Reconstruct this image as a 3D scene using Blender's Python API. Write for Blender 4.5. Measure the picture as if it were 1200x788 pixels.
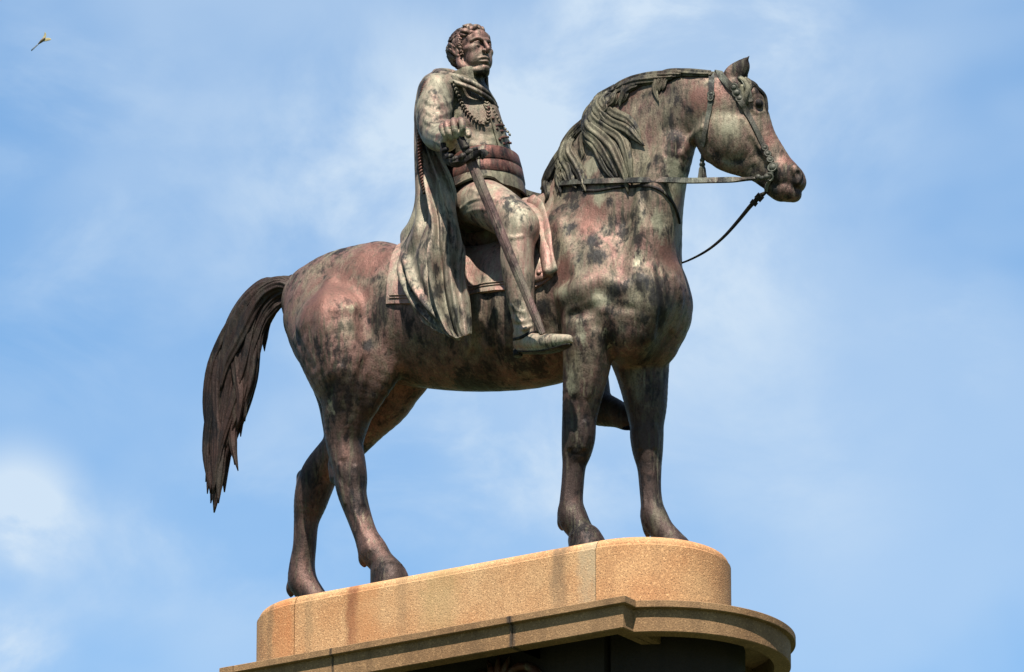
import bpy, bmesh, math, random, os, time
import numpy as np
from mathutils import Vector, Matrix
for o in list(bpy.data.objects): bpy.data.objects.remove(o)
SC = bpy.context.scene
COL = SC.collection
T0 = time.time()
# ------------------------------------------------------------------ camera
TH, AL, DIST, S = math.radians(32.7), math.radians(18.5), 52.0, 1/160.0
FPX = DIST/S
fwd = np.array([-math.sin(TH)*math.cos(AL), math.cos(TH)*math.cos(AL), math.sin(AL)])
rgt = np.array([math.cos(TH), math.sin(TH), 0.0])
upv = np.array([math.sin(TH)*math.sin(AL), -math.cos(TH)*math.sin(AL), math.cos(AL)])
TGT = np.array([0.0, 0.0, 18.1])
EYE = TGT - DIST*fwd
cd = bpy.data.cameras.new('camera'); cam = bpy.data.objects.new('camera', cd); COL.objects.link(cam)
cd.sensor_width = 36; cd.lens = 36*FPX/1200; cd.clip_start = 0.5; cd.clip_end = 6000
M = Matrix(((rgt[0], upv[0], -fwd[0], EYE[0]), (rgt[1], upv[1], -fwd[1], EYE[1]), (rgt[2], upv[2], -fwd[2], EYE[2]), (0, 0, 0, 1)))
cam.matrix_world = M
SC.camera = cam
# ------------------------------------------------------------------ light
SUN_EL, SUN_AZ = math.radians(62), math.radians(-64)     # azimuth: angle of the direction TO the sun from +X (counter-clockwise)
sd = bpy.data.lights.new('sun', 'SUN'); so = bpy.data.objects.new('sun', sd); COL.objects.link(so)
sd.energy = 5.0; sd.angle = math.radians(0.5); sd.color = (1.0, 0.955, 0.88)
sv = Vector((math.cos(SUN_EL)*math.cos(SUN_AZ), math.cos(SUN_EL)*math.sin(SUN_AZ), math.sin(SUN_EL)))
so.rotation_euler = sv.to_track_quat('Z', 'Y').to_euler()
so.location = (0, 0, 40)
w = bpy.data.worlds.new('World'); SC.world = w; w.use_nodes = True
nt = w.node_tree; nt.nodes.clear()
def N(nt, t, **k):
    n = nt.nodes.new(t)
    for a, b in k.items():
        if a.startswith('i_'):
            n.inputs[a[2:].replace('_', ' ')].default_value = b
        elif a.startswith('n') and a[1:].isdigit():
            n.inputs[int(a[1:])].default_value = b
        else: setattr(n, a, b)
    return n
def ramp(nt, stops, interp='LINEAR'):
    r = nt.nodes.new('ShaderNodeValToRGB'); r.color_ramp.interpolation = interp
    els = r.color_ramp.elements
    while len(els) < len(stops): els.new(0.5)
    for e, (p, c) in zip(els, stops):
        e.position = p; e.color = (c, c, c, 1) if not hasattr(c, '__len__') else (*c, 1)
    return r
sky = N(nt, 'ShaderNodeTexSky', sky_type='NISHITA', sun_disc=False)
sky.sun_elevation = SUN_EL; sky.sun_rotation = math.pi/2 - SUN_AZ
sky.air_density = 1.0; sky.dust_density = 0.6; sky.ozone_density = 2.0
tc = N(nt, 'ShaderNodeTexCoord')
# soft thin clouds (veil and puffs) laid over the sky by direction
mp = N(nt, 'ShaderNodeMapping'); mp.inputs['Rotation'].default_value = (0, 0, 0.3); mp.inputs['Scale'].default_value = (1, 1, 1.5)
nt.links.new(tc.outputs['Generated'], mp.inputs['Vector'])
n1 = N(nt, 'ShaderNodeTexNoise', i_Scale=12.0, i_Detail=4.0, i_Roughness=0.5, i_Distortion=0.15)
n2 = N(nt, 'ShaderNodeTexNoise', i_Scale=30.0, i_Detail=10.0, i_Roughness=0.58, i_Distortion=0.35)
for n in (n1, n2): nt.links.new(mp.outputs[0], n.inputs['Vector'])
r1 = ramp(nt, [(0.36, 0.0), (0.66, 1.0)], 'EASE'); nt.links.new(n1.outputs[0], r1.inputs[0])
r2 = ramp(nt, [(0.36, 0.0), (0.70, 1.0)], 'EASE'); nt.links.new(n2.outputs[0], r2.inputs[0])
def M2(op, a, b=0.0, clamp=False):
    m = nt.nodes.new('ShaderNodeMath'); m.operation = op; m.use_clamp = clamp
    for i, v in enumerate((a, b)):
        if hasattr(v, 'links'): nt.links.new(v, m.inputs[i])
        else: m.inputs[i].default_value = v
    return m.outputs[0]
vn = N(nt, 'ShaderNodeVectorMath', operation='NORMALIZE'); nt.links.new(tc.outputs['Generated'], vn.inputs[0])
# the banks of cloud that stand in this part of the sky: direction, angular radius, density
banks = [((20, 600), 115, 1.0), ((10, 770), 100, 1.0), ((130, 660), 130, 0.35), ((760, 5), 180, 1.0), ((900, 10), 140, 0.5), ((450, 215), 300, 0.55), ((620, 330), 430, 0.42), ((300, 620), 200, 0.35), ((960, 130), 200, 0.35), ((600, 560), 250, 0.45), ((1110, 390), 130, 0.28), ((850, 330), 220, 0.30), ((90, 330), 260, 0.30), ((60, 110), 260, 0.30), ((640, 150), 200, 0.35), ((950, 560), 200, 0.2)]
cov = M2('ADD', M2('MULTIPLY', r1.outputs[0], 0.36), 0.07)
for (cx_, cy_), rad, den in banks:
    dd = FPX*fwd + (cx_-600)*rgt - (cy_-394)*upv; dd = dd/np.linalg.norm(dd)
    dt = N(nt, 'ShaderNodeVectorMath', operation='DISTANCE'); nt.links.new(vn.outputs[0], dt.inputs[0]); dt.inputs[1].default_value = tuple(dd)
    e = M2('SUBTRACT', 1.0, M2('DIVIDE', dt.outputs['Value'], rad/FPX), True); e = M2('MULTIPLY', M2('MULTIPLY', e, e), M2('SUBTRACT', 3.0, M2('MULTIPLY', e, 2.0)))
    cov = M2('ADD', cov, M2('MULTIPLY', M2('MULTIPLY', e, den), M2('ADD', M2('MULTIPLY', r2.outputs[0], 1.05), 0.10)))
mC = nt.nodes.new('ShaderNodeMath'); mC.operation = 'MINIMUM'; nt.links.new(cov, mC.inputs[0]); mC.inputs[1].default_value = 0.92
gain = N(nt, 'ShaderNodeMix', data_type='RGBA', blend_type='MULTIPLY'); gain.inputs[0].default_value = 1
gain.inputs[7].default_value = (0.76, 1.08, 1.22, 1)
nt.links.new(sky.outputs[0], gain.inputs[6])
mx = N(nt, 'ShaderNodeMix', data_type='RGBA'); nt.links.new(mC.outputs[0], mx.inputs[0]); nt.links.new(gain.outputs[2], mx.inputs[6])
mx.inputs[7].default_value = (4.4, 5.25, 6.15, 1)
bg = N(nt, 'ShaderNodeBackground'); bg.inputs['Strength'].default_value = 0.052
nt.links.new(mx.outputs[2], bg.inputs[0])
wo = N(nt, 'ShaderNodeOutputWorld'); nt.links.new(bg.outputs[0], wo.inputs[0])
SC.view_settings.view_transform = 'Standard'; SC.view_settings.look = 'None'
SC.view_settings.exposure = 1.55; SC.view_settings.gamma = 1.0
SC.cycles.max_bounces = 6
# ------------------------------------------------------------------ geometry helpers
def rayd(px, py): return FPX*fwd + (px-600)*rgt - (py-394)*upv
def P(px, py, Y=0.0):
    d = rayd(px, py); t = (Y-EYE[1])/d[1]; return EYE + t*d
def PZ(px, py, Z):
    d = rayd(px, py); t = (Z-EYE[2])/d[2]; return EYE + t*d
def mir(p): q = np.array(p, float); q[1] = -q[1]; return q
def unit(v): v = np.asarray(v, float); return v/(np.linalg.norm(v)+1e-12)
def catmull(pts, sub=4):
    p = np.asarray(pts, float)
    if len(p) < 3:
        t = np.linspace(0, 1, sub+1)[:, None]; return p[0]*(1-t)+p[-1]*t
    q = np.vstack([2*p[0]-p[1], p, 2*p[-1]-p[-2]]); out = []
    for i in range(1, len(q)-2):
        for j in range(sub):
            t = j/sub; a, b, c, d = q[i-1], q[i], q[i+1], q[i+2]
            out.append(0.5*((2*b)+(c-a)*t+(2*a-5*b+4*c-d)*t*t+(3*b-a-3*c+d)*t**3))
    out.append(q[-2]); return np.array(out)
def link(name, me, mat, parent=None, smooth=True):
    o = bpy.data.objects.new(name, me); COL.objects.link(o)
    if mat: me.materials.append(mat)
    if smooth: me.polygons.foreach_set('use_smooth', np.ones(len(me.polygons), bool))
    if parent is not None: o.parent = parent; o.matrix_parent_inverse = parent.matrix_world.inverted() if parent.type != 'EMPTY' else Matrix.Translation(-parent.location)
    return o
def mesh_from(name, v, f):
    me = bpy.data.meshes.new(name); v = np.asarray(v, np.float32)
    if isinstance(f, np.ndarray):
        n, k = f.shape; me.vertices.add(len(v)); me.vertices.foreach_set('co', v.ravel())
        me.loops.add(n*k); me.loops.foreach_set('vertex_index', f.astype(np.int32).ravel())
        me.polygons.add(n); me.polygons.foreach_set('loop_start', np.arange(0, n*k, k, dtype=np.int32))
        me.update(calc_edges=True); me.validate()
    else:
        me.from_pydata([tuple(map(float, x)) for x in v], [], f); me.update()
    return me
class MB:
    def __init__(s): s.v = []; s.f = []; s.n = 0
    def add(s, v, f):
        s.v.append(np.asarray(v, float)); s.f += [tuple(i+s.n for i in q) for q in f]; s.n += len(v); return s
    def obj(s, name, mat, parent=None, smooth=True, angle=None):
        o = link(name, mesh_from(name, np.vstack(s.v), s.f), mat, parent, smooth)
        if angle:
            bm = bmesh.new(); bm.from_mesh(o.data); bmesh.ops.recalc_face_normals(bm, faces=bm.faces)
            for e in bm.edges:
                if len(e.link_faces) == 2 and e.calc_face_angle(0) > angle: e.smooth = False
            bm.to_mesh(o.data); bm.free()
        return o
def frames(p, ref):
    n = len(p); t = np.gradient(p, axis=0); t /= np.linalg.norm(t, axis=1)[:, None]+1e-12
    ref = np.asarray(ref, float)
    if ref.ndim == 1: ref = np.tile(ref, (n, 1))
    a = ref - (ref*t).sum(1)[:, None]*t; a /= np.linalg.norm(a, axis=1)[:, None]+1e-12
    return t, a, np.cross(t, a)
def tube(p, ra, rb=None, ref=(0, -1, 0), m=12, ridges=0, amp=0.0, twist=0.0, caps=True, ph0=0.0, box=False):
    """sweep: ra = half width along the side direction, rb = half thickness along ref"""
    p = np.asarray(p, float); n = len(p)
    ra = np.broadcast_to(np.asarray(ra, float), n); rb = ra if rb is None else np.broadcast_to(np.asarray(rb, float), n)
    t, a, b = frames(p, ref)
    if box: ph = np.array([math.pi/4+i*math.pi/2 for i in range(4)]); m = 4; cs = np.sign(np.cos(ph)); sn = np.sign(np.sin(ph))
    else: ph = np.arange(m)*2*math.pi/m; cs = np.cos(ph); sn = np.sin(ph)
    V = np.zeros((n, m, 3))
    for i in range(n):
        k = 1.0
        if ridges: k = 1 + amp*np.cos(ridges*ph + twist*i/max(1, n-1) + ph0)
        V[i] = p[i] + (b[i][None]*(cs*ra[i]*k)[:, None] + a[i][None]*(sn*rb[i]*k)[:, None])
    V = V.reshape(-1, 3); F = []
    for i in range(n-1):
        for j in range(m): F.append((i*m+j, i*m+(j+1) % m, (i+1)*m+(j+1) % m, (i+1)*m+j))
    if caps: F.append(tuple(range(m-1, -1, -1))); F.append(tuple((n-1)*m+j for j in range(m)))
    return V, F
def ball(c, r, m=10, ax=None):
    r = np.broadcast_to(np.asarray(r, float), 3); V = []; F = []; k = m//2+1
    A = np.eye(3) if ax is None else np.asarray(ax)
    for i in range(1, k):
        th = math.pi*i/k
        for j in range(m):
            ph = 2*math.pi*j/m; V.append(c + A.T @ (r*np.array([math.sin(th)*math.cos(ph), math.sin(th)*math.sin(ph), math.cos(th)])))
    V.append(c + A.T @ (r*np.array([0, 0, 1]))); V.append(c - A.T @ (r*np.array([0, 0, 1])))
    for i in range(k-2):
        for j in range(m): F.append((i*m+j, (i+1)*m+j, (i+1)*m+(j+1) % m, i*m+(j+1) % m))
    tp = (k-1)*m
    for j in range(m): F.append((tp, j, (j+1) % m)); F.append((tp+1, (k-2)*m+(j+1) % m, (k-2)*m+j))
    return np.array(V), F
# ------------------------------------------------------------------ distance-field modelling: smooth unions, then a surface net
QH = 1.0
class Field:
    def __init__(s, lo, hi, h):
        s.h = h*QH; s.lo = np.array(lo, float); n = np.ceil((np.array(hi)-s.lo)/s.h).astype(int)+1
        s.n = n; s.D = np.full(n, 0.30, np.float32)
        s.ax = [(s.lo[i]+np.arange(n[i])*s.h).astype(np.float32) for i in range(3)]
    def put(s, fn, lo, hi, k, op='add'):
        i0 = np.maximum(np.floor((np.asarray(lo)-s.lo-k)/s.h).astype(int)-4, 0)
        i1 = np.minimum(np.ceil((np.asarray(hi)-s.lo+k)/s.h).astype(int)+5, s.n)
        if (i1 <= i0).any(): return
        X = s.ax[0][i0[0]:i1[0], None, None]; Y = s.ax[1][None, i0[1]:i1[1], None]; Z = s.ax[2][None, None, i0[2]:i1[2]]
        d = fn(X, Y, Z).astype(np.float32); sl = (slice(i0[0], i1[0]), slice(i0[1], i1[1]), slice(i0[2], i1[2]))
        sg = -1.0 if op == 'sub' else 1.0
        a = sg*s.D[sl]
        m = np.minimum(a, d)
        if k > 0:
            hh = np.maximum(k-np.abs(a-d), 0)/k; m = m-hh*hh*k*0.25
        s.D[sl] = sg*m
    def ell(s, c, r, k=0.03, ax=None, op='add'):
        c = np.asarray(c, float); r = np.broadcast_to(np.asarray(r, float), 3); A = np.eye(3) if ax is None else np.asarray(ax, float)
        R = float(r.max())
        def fn(X, Y, Z):
            x, y, z = X-c[0], Y-c[1], Z-c[2]
            q = [(A[i, 0]*x+A[i, 1]*y+A[i, 2]*z)/r[i] for i in range(3)]
            k0 = np.sqrt(q[0]**2+q[1]**2+q[2]**2); k1 = np.sqrt((q[0]/r[0])**2+(q[1]/r[1])**2+(q[2]/r[2])**2)+1e-6
            return k0*(k0-1)/k1
        s.put(fn, c-R, c+R, k, op)
    def chain(s, pts, k=0.03, n=None, sc=1.0, op='add', sub=4):
        """pts rows (x,y,z,r): a tapered limb; n, sc squash it along n"""
        p = catmull(np.asarray(pts, float), sub); p[:, 3] = np.maximum(p[:, 3], 0.0015)
        n = None if n is None else unit(n)
        R = p[:, 3].max()*max(1, sc)
        def fn(X, Y, Z):
            best = None
            for i in range(len(p)-1):
                a = p[i, :3]; ba = p[i+1, :3]-a; x, y, z = X-a[0], Y-a[1], Z-a[2]
                if n is not None:
                    g = (1/sc-1); dn = (x*n[0]+y*n[1]+z*n[2])*g; x = x+dn*n[0]; y = y+dn*n[1]; z = z+dn*n[2]
                    ba = ba + g*(ba@n)*n
                l2 = ba@ba+1e-12
                t = np.clip((x*ba[0]+y*ba[1]+z*ba[2])/l2, 0, 1)
                d = np.sqrt((x-t*ba[0])**2+(y-t*ba[1])**2+(z-t*ba[2])**2) - (p[i, 3]+(p[i+1, 3]-p[i, 3])*t)
                best = d if best is None else np.minimum(best, d)
            return best
        s.put(fn, p[:, :3].min(0)-R, p[:, :3].max(0)+R, k, op)
    def ch(s, pts, k=0.03, **kw):
        """pts (px,py,Y,r_px)"""
        s.chain([(*P(a, b, c), r*S) for a, b, c, r in pts], k, **kw)
    def samp(s, p):
        q = (np.asarray(p)-s.lo)/s.h; ins = ((q >= 0) & (q < s.n-1.001)).all(-1)
        q = np.clip(q, 0, s.n-1.001); i = q.astype(int); f = q-i; r = 0
        for dx in (0, 1):
            for dy in (0, 1):
                for dz in (0, 1):
                    w_ = (f[..., 0] if dx else 1-f[..., 0])*(f[..., 1] if dy else 1-f[..., 1])*(f[..., 2] if dz else 1-f[..., 2])
                    r = r + w_*s.D[i[..., 0]+dx, i[..., 1]+dy, i[..., 2]+dz]
        return np.where(ins, r, 0.3)
    def grad(s, p):
        p = np.asarray(p, float); e = s.h*1.2; g = np.stack([s.samp(p+np.eye(3)[i]*e)-s.samp(p-np.eye(3)[i]*e) for i in range(3)], -1)
        return g/(np.linalg.norm(g, axis=-1, keepdims=True)+1e-9)
    def march(s, o, d, off=0.0, tmax=6.0, step=None):
        """from points o along unit d to where the field falls to off; (point, hit)"""
        o = np.asarray(o, float); d = np.asarray(d, float); t = np.zeros(o.shape[:-1]); hit = np.zeros(t.shape, bool)
        for _ in range(400):
            v = s.samp(o+d*t[..., None])-off; hit |= v < 0.0006
            t = np.where(hit | (t > tmax), t, t+np.clip(v*0.55, 0.0008, 0.06))
            if (hit | (t > tmax)).all(): break
        return o+d*t[..., None], hit
    def surf(s, px, py, off=0.0, Yfall=0.0):
        """the surface point seen at a place of the photograph, from the camera side"""
        px = np.atleast_1d(np.asarray(px, float)); py = np.atleast_1d(np.asarray(py, float))
        d = np.stack([unit(rayd(a, b)) for a, b in zip(px, py)]); o = np.stack([P(a, b, -1.4) for a, b in zip(px, py)])
        p, hit = s.march(o, d, off, 4.0)
        for i in np.nonzero(~hit)[0]: p[i] = P(px[i], py[i], Yfall)
        return p, hit
    def mesh(s):
        D = s.D; n = s.n; neg = D < 0
        c = sum(neg[a:n[0]-1+a, b:n[1]-1+b, e:n[2]-1+e].astype(np.int8) for a in (0, 1) for b in (0, 1) for e in (0, 1))
        I, J, K = np.nonzero((c > 0) & (c < 8)); idm = np.full(c.shape, -1, np.int32); idm[I, J, K] = np.arange(len(I))
        cv = {(a, b, e): D[I+a, J+b, K+e] for a in (0, 1) for b in (0, 1) for e in (0, 1)}
        acc = np.zeros((len(I), 3)); cnt = np.zeros(len(I))
        for axn in range(3):
            for u in (0, 1):
                for v in (0, 1):
                    A = [u, v]; A.insert(axn, 0); B = [u, v]; B.insert(axn, 1)
                    da, db = cv[tuple(A)], cv[tuple(B)]; m = (da < 0) != (db < 0)
                    t = np.where(m, da/(np.where(m, da-db, 1)), 0); pos = np.zeros((len(I), 3)); pos[:, :] = A; pos[:, axn] = t
                    acc += pos*m[:, None]; cnt += m
        V = s.lo + (np.stack([I, J, K], 1)+acc/cnt[:, None])*s.h
        F = []
        for axn in range(3):
            sl0 = [slice(1, n[i]-1) for i in range(3)]; sl1 = list(sl0)
            sl0[axn] = slice(0, n[axn]-1); sl1[axn] = slice(1, n[axn])
            a = neg[tuple(sl0)]; b = neg[tuple(sl1)]; q = np.stack(np.nonzero(a != b), 1)
            fl = a[tuple(q.T)]
            off = np.ones(3, int); off[axn] = 0; q = q+off
            u, v = [i for i in range(3) if i != axn]
            def cid(du, dv):
                r = q.copy(); r[:, u] -= du; r[:, v] -= dv; return idm[r[:, 0], r[:, 1], r[:, 2]]
            f = np.stack([cid(1, 1), cid(0, 1), cid(0, 0), cid(1, 0)], 1)
            flip = fl if axn != 1 else ~fl
            f[~flip] = f[~flip][:, ::-1]; F.append(f)
        return V, np.vstack(F)
    def obj(s, name, mat, parent=None):
        V, F = s.mesh(); return link(name, mesh_from(name, V, F), mat, parent)
def tagt(o, label, cat, group=None, kind=None):
    if label: o['label'] = label
    if cat: o['category'] = cat
    if group: o['group'] = group
    if kind: o['kind'] = kind
    return o
# ------------------------------------------------------------------ materials
def newmat(name):
    m = bpy.data.materials.new(name); m.use_nodes = True; nt = m.node_tree; nt.nodes.clear()
    b = nt.nodes.new('ShaderNodeBsdfPrincipled'); o = nt.nodes.new('ShaderNodeOutputMaterial'); nt.links.new(b.outputs[0], o.inputs[0])
    g = nt.nodes.new('ShaderNodeNewGeometry'); return m, nt, b, g
def noise(nt, vec, scale, detail=4, rough=0.55, sc=None, dist=0.0):
    if sc is not None:
        mp = nt.nodes.new('ShaderNodeMapping'); mp.inputs['Scale'].default_value = sc[:3]
        if len(sc) > 3: mp.inputs['Location'].default_value = (sc[3], sc[3]*1.7, sc[3]*0.6)
        nt.links.new(vec, mp.inputs[0]); vec = mp.outputs[0]
    n = nt.nodes.new('ShaderNodeTexNoise'); n.inputs['Scale'].default_value = scale; n.inputs['Detail'].default_value = detail
    n.inputs['Roughness'].default_value = rough; n.inputs['Distortion'].default_value = dist
    nt.links.new(vec, n.inputs['Vector']); return n.outputs[0]
def mixc(nt, fac, a, b, mode='MIX'):
    m = nt.nodes.new('ShaderNodeMix'); m.data_type = 'RGBA'; m.blend_type = mode
    for sock, v in ((0, fac), (6, a), (7, b)):
        if hasattr(v, 'is_linked') or hasattr(v, 'links'): nt.links.new(v, m.inputs[sock])
        elif sock == 0: m.inputs[0].default_value = v
        else: m.inputs[sock].default_value = (*v, 1) if hasattr(v, '__len__') else (v, v, v, 1)
    return m.outputs[2]
def mth(nt, op, a, b=0.0, clamp=False):
    m = nt.nodes.new('ShaderNodeMath'); m.operation = op; m.use_clamp = clamp
    for i, v in enumerate((a, b)):
        if hasattr(v, 'links'): nt.links.new(v, m.inputs[i])
        else: m.inputs[i].default_value = v
    return m.outputs[0]
def rmp(nt, src, stops, interp='LINEAR'):
    r = ramp(nt, stops, interp); nt.links.new(src, r.inputs[0]); return r.outputs[0]
def bump(nt, b, h, strength=0.3, dist=0.01):
    u = nt.nodes.new('ShaderNodeBump'); u.inputs['Strength'].default_value = strength; u.inputs['Distance'].default_value = dist
    nt.links.new(h, u.inputs['Height']); nt.links.new(u.outputs[0], b.inputs['Normal'])
def bronze(name, base=(0.046, 0.030, 0.025), pink=(0.165, 0.092, 0.074), green=(0.20, 0.185, 0.13), dark=(0.006, 0.006, 0.007),
           gp=0.5, dk=0.45, pk=0.5, seed=0.0, streak=0.25, rough=0.50, zones=None, k=1.0, patches=None, metal=0.52, grain=1.0):
    """weathered statue bronze: brown metal, worn pinkish copper, pale green-grey bloom, black crust, all with their own outlines.
    gp, dk, pk: share of the surface taken by bloom, crust and pink; zones: (z0, z1, x0, x1) where the bloom thins out over the belly as painted shade, down the legs and back along the body"""
    m, nt, b, g = newmat(name); v = g.outputs['Position']
    k = k*0.80; base, pink, green, dark = (tuple(x*k for x in c_) for c_ in (base, pink, green, dark))
    if patches: patches = [(tuple(x*k for x in a_), b_, c_, d_) for a_, b_, c_, d_ in patches]
    big = noise(nt, v, 2.3, 5, 0.62, (1, 1, 0.8, seed), 0.25)
    med = noise(nt, v, 5.0, 6, 0.62, (1, 1, 0.5, seed+3.1), 0.2)
    stk = noise(nt, v, 17.0, 5, 0.7, (1, 1, streak*0.6, seed+7.7))
    fin = noise(nt, v, 75.0, 4, 0.7)
    sp = noise(nt, v, 24.0, 6, 0.70, (1, 1, 0.45, seed+1.3))
    lowz = gx = None
    if zones:
        sep = nt.nodes.new('ShaderNodeSeparateXYZ'); nt.links.new(v, sep.inputs[0])
        lowz = mth(nt, 'DIVIDE', mth(nt, 'SUBTRACT', sep.outputs[2], zones[0]), zones[1]-zones[0], True)       # 0 low on the legs .. 1 above the belly, whose shade is painted in
        gx = mth(nt, 'DIVIDE', mth(nt, 'SUBTRACT', sep.outputs[0], zones[2]), zones[3]-zones[2], True)         # 0 at the rump .. 1 at the chest
    q = mth(nt, 'ADD', mth(nt, 'MULTIPLY', big, 0.6), mth(nt, 'MULTIPLY', sp, 0.4))
    if zones: q = mth(nt, 'ADD', q, mth(nt, 'ADD', mth(nt, 'MULTIPLY', lowz, 0.16), mth(nt, 'MULTIPLY', gx, -0.06)))
    f = rmp(nt, q, [(0.60-0.32*pk+(0.12 if zones else 0), 0.0), (0.74-0.32*pk+(0.12 if zones else 0), 1.0)])
    c = mixc(nt, f, base, mixc(nt, sp, tuple(x*1.25 for x in pink), tuple(x*0.7 for x in pink)))
    q = mth(nt, 'ADD', mth(nt, 'MULTIPLY', med, 0.48), mth(nt, 'ADD', mth(nt, 'MULTIPLY', stk, 0.32), mth(nt, 'MULTIPLY', sp, 0.20)))
    if zones: q = mth(nt, 'ADD', q, mth(nt, 'ADD', mth(nt, 'MULTIPLY', lowz, 0.10), mth(nt, 'MULTIPLY', gx, 0.045)))
    f = fg = rmp(nt, q, [(0.60-0.30*gp+(0.12 if zones else 0), 0.0), (0.74-0.30*gp+(0.12 if zones else 0), 0.9)])
    gc = mixc(nt, rmp(nt, stk, [(0.35, 0.0), (0.65, 1.0)]), tuple(x*1.3 for x in green), tuple(x*0.5 for x in green))
    c = mixc(nt, f, c, gc)
    med2 = noise(nt, v, 4.2, 7, 0.66, (1, 1, 0.5, seed+11.0), 0.35)
    q = mth(nt, 'ADD', mth(nt, 'MULTIPLY', med2, 0.66), mth(nt, 'MULTIPLY', sp, 0.34))
    f2 = rmp(nt, q, [(0.625-0.28*dk, 0.0), (0.695-0.28*dk, 0.9)])
    c = mixc(nt, f2, c, dark)
    c = mixc(nt, rmp(nt, fin, [(0.33, 0.35*grain), (0.5, 0.0)]), c, tuple(x*0.4 for x in base))
    run = noise(nt, v, 30.0, 4, 0.65, (1, 1, 0.06, seed))
    c = mixc(nt, rmp(nt, run, [(0.54, 0.0), (0.66, 0.6)]), c, tuple(x*0.3 for x in green))
    run2 = noise(nt, v, 24.0, 4, 0.65, (1, 1, 0.05, seed+5.0))
    c = mixc(nt, mth(nt, 'MULTIPLY', rmp(nt, run2, [(0.58, 0.0), (0.68, 0.6)]), rmp(nt, big, [(0.4, 0.0), (0.6, 1.0)])), c, tuple(x*1.2 for x in green))
    if patches:                      # the big blotches, some of them painted-in shade, each at its own place
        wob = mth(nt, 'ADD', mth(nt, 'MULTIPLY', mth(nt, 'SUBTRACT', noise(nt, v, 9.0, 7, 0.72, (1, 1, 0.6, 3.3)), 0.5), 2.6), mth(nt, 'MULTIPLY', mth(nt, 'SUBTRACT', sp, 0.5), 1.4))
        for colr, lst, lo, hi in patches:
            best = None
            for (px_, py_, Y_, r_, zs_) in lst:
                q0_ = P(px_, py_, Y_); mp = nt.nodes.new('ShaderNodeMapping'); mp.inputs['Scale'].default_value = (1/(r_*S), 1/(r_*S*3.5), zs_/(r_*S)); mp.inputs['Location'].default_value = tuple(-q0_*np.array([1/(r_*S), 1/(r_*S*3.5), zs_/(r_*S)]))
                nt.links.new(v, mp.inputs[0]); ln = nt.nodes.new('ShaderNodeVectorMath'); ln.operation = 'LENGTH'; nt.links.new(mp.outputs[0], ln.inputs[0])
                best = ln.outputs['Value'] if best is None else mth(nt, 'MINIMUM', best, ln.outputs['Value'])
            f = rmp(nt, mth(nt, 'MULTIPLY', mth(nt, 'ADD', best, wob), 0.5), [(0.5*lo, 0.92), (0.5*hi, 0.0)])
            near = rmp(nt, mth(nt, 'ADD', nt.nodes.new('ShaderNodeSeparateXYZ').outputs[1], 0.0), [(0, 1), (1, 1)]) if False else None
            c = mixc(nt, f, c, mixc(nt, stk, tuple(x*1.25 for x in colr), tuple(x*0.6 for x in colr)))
        c = mixc(nt, rmp(nt, fin, [(0.33, 0.35), (0.5, 0.0)]), c, tuple(x*0.4 for x in base))
        c = mixc(nt, rmp(nt, run, [(0.54, 0.0), (0.66, 0.4)]), c, tuple(x*0.3 for x in green))
    nt.links.new(c, b.inputs['Base Color'])
    nt.links.new(mth(nt, 'SUBTRACT', metal, mth(nt, 'MULTIPLY', fg, metal*0.65)), b.inputs['Metallic']); b.inputs['Specular IOR Level'].default_value = 0.15
    nt.links.new(rmp(nt, sp, [(0.3, rough-0.06), (0.7, rough+0.22)]), b.inputs['Roughness'])
    bump(nt, b, mth(nt, 'ADD', mth(nt, 'MULTIPLY', sp, 0.9), mth(nt, 'ADD', mth(nt, 'MULTIPLY', fin, 0.35), mth(nt, 'MULTIPLY', f2, -0.25))), 0.6, 0.013)
    return m
ZL0, ZL1 = P(560, 540, -.2)[2], P(560, 345, -.2)[2]  # leg tone, stretched up over the belly to put its shade into the colour
XZ0, XZ1 = P(470, 350, 0)[0], P(720, 350, 0)[0]
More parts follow.
